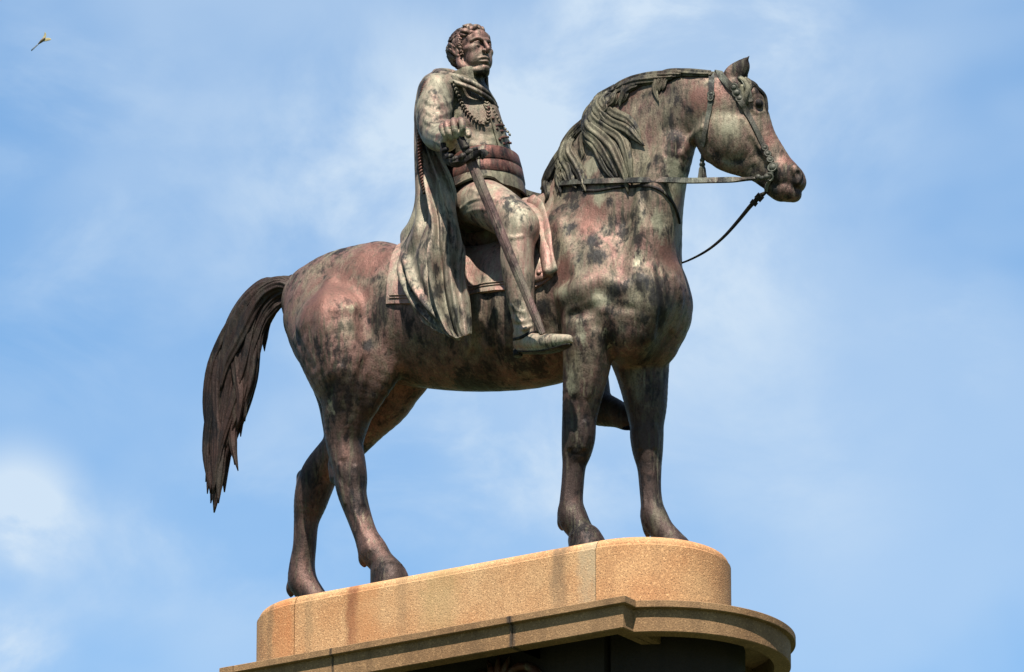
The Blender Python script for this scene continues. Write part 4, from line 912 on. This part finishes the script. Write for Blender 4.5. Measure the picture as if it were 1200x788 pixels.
# hair: close curls over the scalp, taller over the brow
hair = MB()
def curl(x, y, z, dx, dy, dz, ln, w):
    n_ = unit(np.array([x+.02, y*1.25, z-.02])); d = np.array([dx, dy, dz]); d = unit(d-(d@n_)*n_); s_ = np.cross(n_, d); q = []
    for k in range(6):
        u = k/5; a = u*2.6
        v = np.array([x, y, z])+n_*(0.0035+.006*math.sin(u*3))+d*ln*math.sin(a)/1.6*1.2+s_*ln*0.45*(1-math.cos(a))
        q.append(hp_(*v))
    nn = n_[0]*hx_+n_[1]*hy_+n_[2]*hz_
    lock(hair, q, w*hs, w*hs*0.8, ref=nn, ridges=3, amp=0.25, m=9, sub=3, prof=(0.5, 1, 1, 0.8, 0.2))
rnd2 = random.Random(8)
def wave(x, y, z, d, ln, w, lift=0.003, sw=0.006):
    '''a flat wavy lock lying on the skull, starting at x,y,z and running towards d'''
    c0 = np.array([-.022, 0, .032]); rr = np.array([.098, .079, .088]); p = np.array([x, y, z], float); q = []; ph = rnd2.random()*6
    for k in range(7):
        n_ = unit((p-c0)/rr**2); t_ = unit(d-(d@n_)*n_); s_ = np.cross(n_, t_); u = k/6
        q.append(hp_(*(p+n_*(lift*math.sin(math.pi*min(1, u*1.1)))+s_*sw*math.sin(ph+u*5))))
        p = p+t_*ln/6; r_ = np.linalg.norm((p-c0)/rr)
        if k < 5: p = c0+(p-c0)/r_*1.0
    lock(hair, q, w*hs, w*hs*0.62, ref=unit(n_[0]*hx_+n_[1]*hy_+n_[2]*hz_), ridges=3, amp=0.2, m=10, sub=3, prof=(0.7, 1, 1.05, 0.9, 0.5, 0.1))
for i in range(260):
    g1 = 2.39996*i; t = i/260; zc_ = 1-1.62*t; rr_ = math.sqrt(max(0, 1-zc_*zc_)); x, y, z = -.022+.098*rr_*math.cos(g1), .079*rr_*math.sin(g1), .032+.088*zc_
    if x > .040: continue
    if z < .062 and x > 0.004: continue
    if z < -.035 and x > -.035: continue
    if abs(y) > .05 and -.045 < x < .014 and z < .030: continue
    d = np.array([0.9, rnd2.uniform(-.5, .5), 0.1]) if z > .062 else np.array([0.55 if z > 0 else 0.2, 0, -1.0])+np.array([rnd2.uniform(-.2, .3), 0, 0])
    wave(x, y, z, d, rnd2.uniform(.034, .05), rnd2.uniform(.0075, .0105))
for x, y, z, dx, dy, dz in ((.03, .02, .105, 1, .5, .0), (.035, -.005, .112, 1, -.4, .1), (.030, -.035, .10, 1, -.5, -.1), (.022, .045, .095, .8, .6, -.1), (.015, .0, .118, 1, .3, .2), (.010, -.03, .112, 1, -.3, .1), (.012, .03, .112, 1, .5, .1), (.02, -.05, .085, .9, -.4, -.5), (.03, .012, .11, 1, .1, .1), (.028, -.02, .112, 1, -.7, .1), (.02, .055, .08, .9, .3, -.5)):
    wave(x, y, z, np.array([dx, dy, dz]), .050, .0125, lift=.012, sw=.009)
for sg in (1, -1):                                           # locks brushed forward at the temple, side whiskers
    for k in range(6): wave(-.004, .076*sg, .060-.007*k, np.array([1, 0, -.55]), .036, .0075)
    for k in range(6): wave(.006+.002*k, .072*sg, .040-.014*k, np.array([.35, 0, -1]), .022, .0065, sw=.003)
hair.obj('hair', M_HAIR, rider)
# standing collar, open in front
def ring(field, c, ax_n, ang0, ang1, n, off, hts, rmax=0.5, ref=None):
    """grid of points on a field around centre c in the plane across ax_n; hts: (height along ax_n, extra offset)"""
    ax_n = unit(ax_n); e1 = unit(np.cross(ax_n, [0, 1, 0])) if ref is None else unit(np.asarray(ref)-(np.asarray(ref)@ax_n)*ax_n); e2 = np.cross(ax_n, e1); g = []
    for h_, ex in hts:
        a = np.linspace(ang0, ang1, n); d = np.cos(a)[:, None]*e1+np.sin(a)[:, None]*e2; o = np.tile(c+ax_n*h_, (n, 1))
        t = np.zeros(n)
        for _ in range(160):
            v = -field.samp(o+d*t[:, None]); t = np.where(v > 0.0005, t+np.clip(v*0.6, 0.001, 0.05), t)
        t = np.minimum(t, rmax); g.append(o+d*(t+off+ex)[:, None])
    return np.array(g)
cN = P(550, 95, 0); cax = unit(P(548, 80, 0)-P(551, 104, 0))
g = ring(R, cN, cax, math.radians(70), math.radians(335), 50, 0.012, [(-.09, .012), (-.05, .012), (0.0, .014), (.035, .020), (.045, .016)], 0.11, ref=hx_)
sheet_solid(g, 0.014, 'collar', M_COAT, rider)
# sash: two braided bands round the waist
wc = P(571, 196, 0); wax = unit(P(566, 170, 0)-P(573, 225, 0))
for z0, z1 in ((-.045, .055), (-.15, -.06)):
    hts = [(z0, 0), (z0+.004, .010), (z1-.004, .010), (z1, 0)]
    g = ring(R, wc, wax, 0, 2*math.pi, 96, 0.010, hts, 0.36)
    o = sheet_solid(g, 0.02, 'sash', M_SASH, rider)
    zz = MB()
    for j in range(6):
        zc2 = z0+(z1-z0)*(0.07+.172*j); gg = ring(R, wc, wax, 0, 2*math.pi, 160, 0.022, [(zc2, 0)], 0.36)[0]
        if 0 < j < 5: gg = gg + wax*(0.0045*np.where(np.arange(160) % 2 == 0, 1, -1))[:, None]
        zz.add(*tube(gg, 0.0085 if j in (0, 5) else 0.0062, m=6, ref=(0, 0, 1)))
    o2 = zz.obj('braid', M_SASH, o); o2['kind'] = 'stuff'
# button facing down the breast and its cords
def onR(pts, off): q = np.array(pts, float); p, hit = R.surf(q[:, 0], q[:, 1], 0.0); return p+R.grad(p)*off, R.grad(p)
p, nn = onR([(570, 122), (576, 135), (581, 150), (585, 165), (588, 178)], 0.004); q = catmull(p, 4); nq = R.grad(q)
MB().add(*tube(q, 0.030, 0.010, ref=nq, m=10)).obj('coat_front', M_COAT, rider)
for a, b in ((572, 128), (577, 140), (581, 152), (584.5, 164)): p, n_ = onR([(a, b)], 0.016); MB().add(*ball(p[0], 0.013, 8)).obj('button', M_SASH, rider)
# plaited cords from the shoulder across the breast
def plait(pts, w, off=0.012, name='aiguillette'):
    p, nn = onR(pts, off); q = catmull(p, 9); nq = R.grad(q-nn[0]*0); L_ = np.concatenate([[0], np.cumsum(np.linalg.norm(np.diff(q, axis=0), axis=1))]); nb = int(L_[-1]/(w*1.15)); mb = MB()
    u = np.linspace(0, L_[-1], nb); c = np.stack([np.interp(u, L_, q[:, i]) for i in range(3)], 1); n2 = np.stack([np.interp(u, L_, nq[:, i]) for i in range(3)], 1)
    t, a, b = frames(c, n2)
    for i in range(nb):
        for sg in (1, -1):
            d = unit(t[i]*0.75+b[i]*sg*0.65); e = np.cross(a[i], d); mb.add(*ball(c[i]+b[i]*sg*w*0.30+a[i]*w*0.08*sg*(1 if i % 2 else -1), (w*0.72, w*0.36, w*0.40), 8, ax=(d, e, a[i])))
    return mb.obj(name, M_COAT, rider)
plait([(529, 97), (534, 108), (540, 120), (547, 132), (556, 141), (566, 146), (571, 142), (572, 132), (570, 122)], 0.023)
plait([(576, 128), (583, 140), (590, 150), (596, 158)], 0.020, 0.008)
# laced panel on the far breast
for k, (a, b) in enumerate(((588, 146), (591, 153), (594, 160), (597, 167))):
    p, n_ = onR([(a-8, b+2), (a-3, b+1), (a+1, b+1)], 0.006); MB().add(*tube(catmull(p, 3), 0.010, 0.007, ref=n_[0], m=6)).obj('lace', M_SASH, rider)
# lower edge of the short coat
g = ring(R, P(568, 226, 0), wax, 0, 2*math.pi, 80, 0.012, [(-.07, .022), (-.03, .016), (.05, .004), (.07, -.006)], 0.40)
sheet_solid(g, 0.016, 'coat_skirt', M_COAT, rider)
# spur strap and boot top seam
p, n_ = onR([(602, 398), (610, 396), (620, 391), (628, 388)], 0.003); MB().add(*tube(catmull(p, 3), 0.012, 0.006, ref=n_[1], m=8)).obj('spur_strap', M_DARK, rider)
qs = catmull([a+np.array([0, 0, -0.016]) for a in q0], 5); MB().add(*tube(qs, np.interp(np.linspace(0, 1, len(qs)), [0, .15, .65, .9, 1], [.032, .040, .052, .042, .018]), 0.010, ref=(0, 0, 1), m=12)).obj('sole', M_DARK, rider)
MB().add(*tube([P(607, 411, -.51), P(607, 418, -.51)], [.036, .034], ref=(0, -1, 0), m=12)).obj('heel', M_DARK, rider)
# ------------------------------------------------------------------ the sword
sword = bpy.data.objects.new('sword', None); COL.objects.link(sword); sword.parent = ST
tipS, gdS, pomS = P(636, 391.5, -.72), P(551, 187, -.93), P(535, 152, -.955)
ax_ = unit(gdS-tipS); cen = tipS
def sobj(mb, name, mat, par=sword): o = mb.obj(name, mat, None, angle=0.7); o.parent = par; o.matrix_parent_inverse = par.matrix_world.inverted() if par is not sword else Matrix.Translation(-Vector(ST.location)); return o
bpy.context.view_layer.update()
n8 = 14; q = np.array([tipS+(gdS-tipS)*t for t in np.linspace(0, 1, n8)])
wk = np.interp(np.linspace(0, 1, n8), [0, .03, .5, 1], [3.9, 4.9, 5.7, 6.3])*S
side = unit(np.cross(ax_, fwd)); 
sobj(MB().add(*tube(q, wk, 0.016, ref=-fwd, m=8)), 'scabbard', M_SWORD)
sobj(MB().add(*tube(q+(-fwd*0.015)[None], wk*0.28, 0.006, ref=-fwd, m=6)), 'scabbard', M_SWORD)
sobj(MB().add(*tube([gdS-ax_*0.01, gdS+ax_*0.05], [.052, .048], 0.034, ref=-fwd, m=12)), 'locket', M_DARK)
gp = catmull([gdS+ax_*.03, gdS*0.5+pomS*0.5, pomS+unit(pomS-gdS)*.02], 5)
sobj(MB().add(*tube(gp, np.interp(np.linspace(0, 1, len(gp)), [0, .4, .8, 1], [.024, .033, .028, .036]), m=12, ridges=0)), 'grip', M_DARK)
gu = catmull([P(569, 184, -.90), P(563, 179, -.93), P(553, 183, -.955), P(541, 189, -.96), P(530, 190, -.95), P(523, 184, -.95), P(520, 176, -.96), P(519, 168, -.965)], 5)
sobj(MB().add(*tube(gu, np.interp(np.linspace(0, 1, len(gu)), [0, .08, .16, .5, .8, 1], [.036, .036, .024, .036, .028, .02]), m=10, ridges=3, amp=.18, twist=14)), 'guard', M_DARK)
kn = MB()
for (a, b, c_, r) in ((551, 179, -.96, 5), (543, 184, -.975, 5), (534, 187, -.97, 4.5), (527, 184, -.965, 4), (546, 173, -.955, 3.5), (556, 176, -.95, 3.6), (522, 176, -.97, 3.6)):
    kn.add(*ball(P(a, b, c_), np.array([r*1.4, r, r])*S, 9, ax=(side, ax_, np.cross(side, ax_))))
sobj(kn, 'knot', M_DARK)
print('RIDER2', round(time.time()-T0, 1))
# ------------------------------------------------------------------ the cloak
CK = [  # rows from the neck down; (px, py, Y) from the far edge round the back to the near edge
 [(572, 112, .14), (556, 96, .17), (532, 84, .14), (510, 83, .02), (507, 86, -.10), (522, 89, -.17), (545, 98, -.15)],
 [(578, 132, .34), (552, 112, .38), (515, 96, .26), (495, 93, .04), (492, 95, -.16), (498, 94, -.32), (516, 93, -.36)],
 [(582, 160, .42), (548, 140, .46), (506, 122, .32), (488, 118, .06), (487, 119, -.18), (489, 121, -.36), (494, 122, -.47)],
 [(582, 195, .42), (545, 175, .47), (502, 160, .34), (487, 160, .06), (487, 162, -.18), (490, 164, -.40), (508, 170, -.44)],
 [(580, 225, .40), (545, 210, .47), (502, 196, .34), (487, 200, .04), (488, 204, -.20), (500, 210, -.46), (526, 208, -.46)],
 [(578, 250, .40), (545, 238, .48), (502, 226, .34), (486, 234, .02), (487, 244, -.24), (504, 250, -.56), (533, 246, -.52)],
 [(575, 270, .42), (540, 262, .48), (500, 256, .34), (480, 257, .02), (480, 266, -.26), (503, 280, -.60), (540, 284, -.56)],
 [(572, 285, .42), (535, 285, .48), (495, 276, .34), (470, 271, .06), (470, 288, -.30), (502, 312, -.62), (544, 320, -.58)],
 [(570, 300, .42), (530, 300, .48), (490, 292, .36), (466, 280, .04), (463, 318, -.44), (506, 350, -.63), (549, 352, -.60)],
 [(568, 310, .44), (526, 315, .50), (488, 305, .38), (464, 286, .02), (474, 352, -.50), (517, 381, -.63), (551, 378, -.60)],
 [(567, 315, .44), (524, 320, .50), (487, 310, .38), (464, 290, .0), (481, 366, -.52), (527, 395, -.62), (551, 391, -.60)]]
sh_ = [0, 2, 3, 4, 4, 4, 4, 4, 6, 7, 6]
CK = [[(a+(sh_[i_] if j_ in (3, 4) else 0), b, c) for j_, (a, b, c) in enumerate(r)] for i_, r in enumerate(CK)]
G = np.array([[P(*c) for c in r] for r in CK])
def resamp(A, n, axis):
    A = np.moveaxis(A, axis, 0); m = A.shape[0]; sub = 12; f = catmull(A.reshape(m, -1), sub); u = np.linspace(0, len(f)-1, n); i = np.floor(u).astype(int); i2 = np.minimum(i+1, len(f)-1); w_ = (u-i)[:, None]
    return np.moveaxis((f[i]*(1-w_)+f[i2]*w_).reshape((n,)+A.shape[1:]), 0, axis)
nv, nu = 150, 220
G = resamp(resamp(G, nv, 0), nu, 1)
du = np.gradient(G, axis=1); dv = np.gradient(G, axis=0); nr = np.cross(dv, du); nr /= np.linalg.norm(nr, axis=-1, keepdims=True)+1e-9
if (nr[60, 170]@-fwd) < 0: nr = -nr
uu = np.linspace(0, 6, nu)[None, :]; vv = np.linspace(0, 10, nv)[:, None]
def ridge(x, p=1.0): return 1-np.abs(((x+1) % 2)-1)**p*1.0
def sharp(x): return np.abs(np.sin(x*math.pi/2))**1.0
amp = np.clip((vv-0.8)/3.0, 0, 1)
drift = 0.10*np.sin(vv*0.9)+0.05*np.sin(vv*2.1+uu)
f = 0.050*np.cos((uu*1.0+drift)*2*math.pi*0.95)+0.028*np.cos((uu*1.0+drift*1.6)*2*math.pi*2.1+1.0)+0.012*np.cos((uu+drift)*2*math.pi*4.3+vv*0.3)
f = np.sign(f)*np.abs(f/0.09)**0.8*0.075
disp = f*amp*0.72
# big hanging swag pulled from the rump to the hem (lower left)
def bump2(u0, v0, u1, v1, wd, h):
    a = np.array([u0, v0]); b = np.array([u1, v1]); U = np.stack([uu+0*vv, vv+0*uu], -1)-a; L2 = ((b-a)**2).sum(); t = np.clip((U@(b-a))/L2, 0, 1)
    d = np.linalg.norm(U-t[..., None]*(b-a), axis=-1); return h*np.exp(-(d/wd)**2)*(0.35+0.65*np.sin(np.clip(t, 0, 1)*math.pi)**0.5)
disp = disp*np.where(uu < 3.6, 0.5, 1.0)*np.interp(vv, [0, 6.0, 8.0, 10], [1, 0.9, 0.3, 0.25])
disp += bump2(4.15, 7.7, 4.55, 8.7, 0.10, -0.06)+bump2(4.0, 7.9, 4.5, 9.2, 0.16, 0.02)+bump2(4.25, 7.3, 4.9, 8.7, 0.15, 0.05)+bump2(4.6, 5.5, 4.85, 7.6, 0.16, 0.045)
disp += bump2(5.12, 4.0, 5.20, 9.9, 0.07, 0.045)+bump2(5.32, 3.5, 5.34, 9.9, 0.09, -0.055)+bump2(4.98, 4.5, 5.04, 9.6, 0.06, -0.03)+bump2(5.62, 4.0, 5.66, 10, .10, 0.035)+bump2(4.45, 3.0, 4.6, 6.5, 0.10, -0.045)
G = G+nr*disp[..., None]
# hem unevenness
cloak = sheet_solid(G, 0.022, 'cloak', M_CLOAK, ST, flipn=False)
# rolled collar of the cloak, neck to shoulder and across the breast
ro = catmull([P(580, 122, -.02), P(571, 111, -.11), P(558, 101, -.17), P(542, 94, -.20), P(526, 90, -.20), P(515, 88, -.12), P(515, 86, .02), P(526, 86, .14), P(545, 92, .2), P(566, 104, .2)], 6)
k_ = np.interp(np.linspace(0, 1, len(ro)), [0, .12, .35, .6, 1], [.018, .03, .042, .05, .035])
MB().add(*tube(ro, k_, k_*0.75, ref=(0, 0, 1), m=16, ridges=2, amp=0.12, twist=3)).obj('collar_roll', M_CLOAK, cloak)
ro2 = catmull([P(583, 127, -.02), P(573, 116, -.12), P(559, 107, -.2), P(543, 100, -.26), P(526, 95, -.30), P(508, 93, -.33), P(498, 97, -.36), P(493, 108, -.42)], 6)
MB().add(*tube(ro2, np.interp(np.linspace(0, 1, len(ro2)), [0, .2, .8, 1], [.012, .022, .034, .022]), 0.018, ref=(0, -0.5, 1), m=12)).obj('cloak_edge', M_CLOAK, cloak)
# rope border down the near front edge behind the arm
rp = catmull([P(500, 97, -.44), P(495, 110, -.49), P(492.5, 130, -.52), P(491.5, 155, -.52), P(492, 180, -.50), P(494, 205, -.49), P(498, 225, -.5)], 10)
L_ = np.concatenate([[0], np.cumsum(np.linalg.norm(np.diff(rp, axis=0), axis=1))]); nb = int(L_[-1]/0.024); mb = MB()
c = np.stack([np.interp(np.linspace(0, L_[-1], nb), L_, rp[:, i]) for i in range(3)], 1); t, a, b = frames(c, -fwd)
for i in range(nb):
    d = unit(t[i]*0.6+b[i]*0.8); mb.add(*ball(c[i], (0.026, 0.012, 0.018), 8, ax=(d, np.cross(a[i], d), a[i])))
mb.obj('rope_border', M_SASH, cloak)
print('CLOAK', round(time.time()-T0, 1))
# ------------------------------------------------------------------ bridle and reins
br = bpy.data.objects.new('bridle', None); COL.objects.link(br); br.parent = ST
def bobj(mb, name, mat): o = mb.obj(name, mat, None, angle=0.8); o.parent = br; o.matrix_parent_inverse = Matrix.Translation(-Vector(ST.location)); return o
def strap(pts, w, th=0.010, off=0.006, name='strap', mat=None, sub=6):
    q = np.array(pts, float); p, hit = H.surf(q[:, 0], q[:, 1]); p = catmull(p, sub)
    for _ in range(2): nr = H.grad(p); p = p - nr*(H.samp(p)-off)[:, None]
    return bobj(MB().add(*tube(p, w*S, th, ref=H.grad(p), box=True)), name, mat or M_STRAP), p
strap([(841, 84), (846, 90), (853, 98), (859, 104)], 4.0, name='headpiece')
strap([(867, 118), (874, 130), (882, 146), (890, 162), (895, 172)], 3.2, name='cheek_strap')
strap([(834, 86), (834, 98), (833.5, 110)], 3.2, name='throat_strap')
strap([(833, 116), (831, 132), (828, 148), (825.5, 162), (824, 172)], 2.8, name='throat_strap')
strap([(866, 90), (872, 98), (877, 108), (880, 120)], 2.6, name='brow_band')
def knob(pts, r, name='boss'):
    for (a, b, s_) in pts:
        p, h_ = H.surf([a], [b]); n_ = H.grad(p)[0]; k = p[0]+n_*0.006; e = unit(np.cross(n_, [0, 0, 1])); f_ = np.cross(n_, e)
        mb = MB().add(*ball(k, (r*s_*S, r*s_*S, r*s_*S*0.75), 12, ax=(e, f_, n_)))
        c = [k+n_*0.006+(e*math.cos(t)+f_*math.sin(t))*r*s_*S*1.05 for t in np.linspace(0, 2*math.pi, 17)]
        mb.add(*tube(c, 0.0075, m=6, ref=n_)); bobj(mb, name, M_STRAP)
knob([(860, 103, 1), (863.5, 109.5, 1.15), (867, 116, 1)], 4.0)
knob([(833.5, 111, 1), (833, 116, .8)], 3.4); knob([(896, 174, 1), (899, 181, 1.1), (902, 188, 1)], 3.2); knob([(906, 197, 1.2)], 4.2, 'bit_boss')
# curls of the forelock beside the eye
fl = MB()
def flock(pts, w):
    q = np.array(pts, float); p, h_ = H.surf(q[:, 0], q[:, 1]); n_ = H.grad(p); lock(fl, p+n_*w*S*0.3, w*S, w*S*0.7, ref=n_, ridges=4, amp=.2, m=12)
flock([(866, 92), (873, 97), (877, 106), (874, 116), (877, 124)], 3.6); flock([(872, 92), (879, 98), (880, 106)], 3.0)
flock([(870, 100), (870, 110), (873, 119), (870, 128)], 3.0); flock([(876, 95), (884, 100), (890, 106)], 2.8); flock([(882, 100), (890, 106), (896, 114), (898, 124), (899, 134)], 2.6)
fl.obj('forelock', M_MANE, horse)
# tassel under the throat
ty = 0.0; tb = MB()
tp = P(823, 186, hY(823)-.02)
bobj(MB().add(*tube([P(824, 172, -.04), P(823.3, 180, -.02), tp], .012, m=8)), 'tassel_cord', M_STRAP)
for (dy, r) in ((0, 3.0), (5, 3.6)): tb.add(*ball(P(823, 188+dy, -.02), r*S, 12))
tb.add(*tube([P(823, a, -.02) for a in (194, 198, 204, 210)], np.array([2.2, 3.6, 4.2, 5.0])*S, m=24, ridges=12, amp=.12)); bobj(tb, 'tassel', M_STRAP)
# bit: shank and ring at the corner of the mouth
bitp = H.surf([903], [203])[0][0]+np.array([0, -.02, 0])
p, _ = H.surf([906, 905, 903, 900, 899], [197, 204, 211, 218, 224]); p = p+H.grad(p)*0.012
bobj(MB().add(*tube(catmull(p, 4), 0.016, 0.011, m=8, ref=H.grad(p)[0])), 'bit_shank', M_STRAP)
def ringo(c, r, rr, nrm, name='rein_ring'):
    e = unit(np.cross(nrm, [0.1, 0, 1])); f_ = np.cross(nrm, e)
    return bobj(MB().add(*tube([c+(e*math.cos(t)+f_*math.sin(t))*r for t in np.linspace(0, 2*math.pi, 19)], rr, m=7, ref=nrm)), name, M_STRAP)
by = bitp[1]
ringo(P(901, 208, by-.01), 0.028, 0.008, -fwd)
mbk = MB()
for i, (a, b) in enumerate(((898, 207.5), (893, 209), (888, 208), (884, 210))): mbk.add(*ball(P(a, b, by-.02), np.array([4.2, 3.0, 3.4])*S*(1, .85, 1.05, .8)[i], 9))
bobj(mbk, 'rein_knot', M_STRAP)
# upper rein: taut from the bit to the neck, along it, over the withers to the left hand
rn = bpy.data.objects.new('upper_rein', None); COL.objects.link(rn); rn.parent = ST
pa = [P(884, 209.5, by-.02), P(860, 210.8, -.13+.0), P(832, 211.6, -.18), P(806, 212, -.22)]
nx, _h = H.surf([780, 755, 730, 705, 680, 660, 645, 638], [212, 212.3, 213, 214, 215, 216.8, 219.5, 222]); nrn = H.grad(nx); nx = nx+nrn*0.020
pr = catmull(np.vstack([pa, nx, [P(636, 225, .02)], [P(634, 230, .12)], [0.5*(P(634, 230, .12)+lhand)+np.array([0, 0.05, 0])], [lhand+np.array([.04, 0, .0])]]), 6)
n8 = len(pr); kk = np.interp(np.linspace(0, 1, n8), [0, .12, .3, .7, 1], [3.6, 3.3, 3.4, 3.2, 2.8])*S
o = MB().add(*tube(pr, kk, 0.008, ref=(0.1, -1, 0.25), box=True)).obj('strap', M_STRAP, None, angle=.8); o.parent = rn; o.matrix_parent_inverse = Matrix.Translation(-Vector(ST.location))
# lower rein: hangs from the curb below the chin, swings back to the far side of the chest, the near one lies on the neck
rn2 = bpy.data.objects.new('lower_rein', None); COL.objects.link(rn2); rn2.parent = ST
yc = hY(895)
q = catmull([P(897, 226, yc), P(890, 231, yc), P(880, 241, yc-.0), P(866, 258, .17), P(850, 276, .16), P(834, 290, .15), P(818, 300, .15), P(800, 308, .16), P(785, 311, .2), P(765, 300, .26), P(745, 275, .30)], 6)
kk = np.interp(np.linspace(0, 1, len(q)), [0, .08, .2, .4, .7, 1], [1.8, 3.2, 2.5, 1.8, 1.1, 1.0])*S
def robj(mb, name): o = mb.obj(name, M_DARK, None, angle=.8); o.parent = rn2; o.matrix_parent_inverse = Matrix.Translation(-Vector(ST.location)); return o
robj(MB().add(*tube(q, kk, kk*0.5, ref=-fwd, m=8)), 'strap')
robj(MB().add(*tube([P(892, 229, yc), P(887.5, 234, yc)], 4.6*S, 3.0*S, ref=-fwd, box=True)), 'buckle')
robj(MB().add(*tube([P(885, 236, yc), P(882, 240, yc)], 4.2*S, 3.0*S, ref=-fwd, box=True)), 'keeper')
q = np.array([(684, 224), (700, 224), (716, 221), (735, 219), (752, 218), (767, 220), (779, 227), (788, 238), (794, 252), (796, 262)], float); p, _h = H.surf(q[:, 0], q[:, 1]); p = catmull(p, 6); nr_ = H.grad(p); p = p-nr_*(H.samp(p)-.006)[:, None]
robj(MB().add(*tube(p, 0.011, 0.009, ref=nr_, m=7)), 'thin_strap')
print('ALL', round(time.time()-T0, 1))
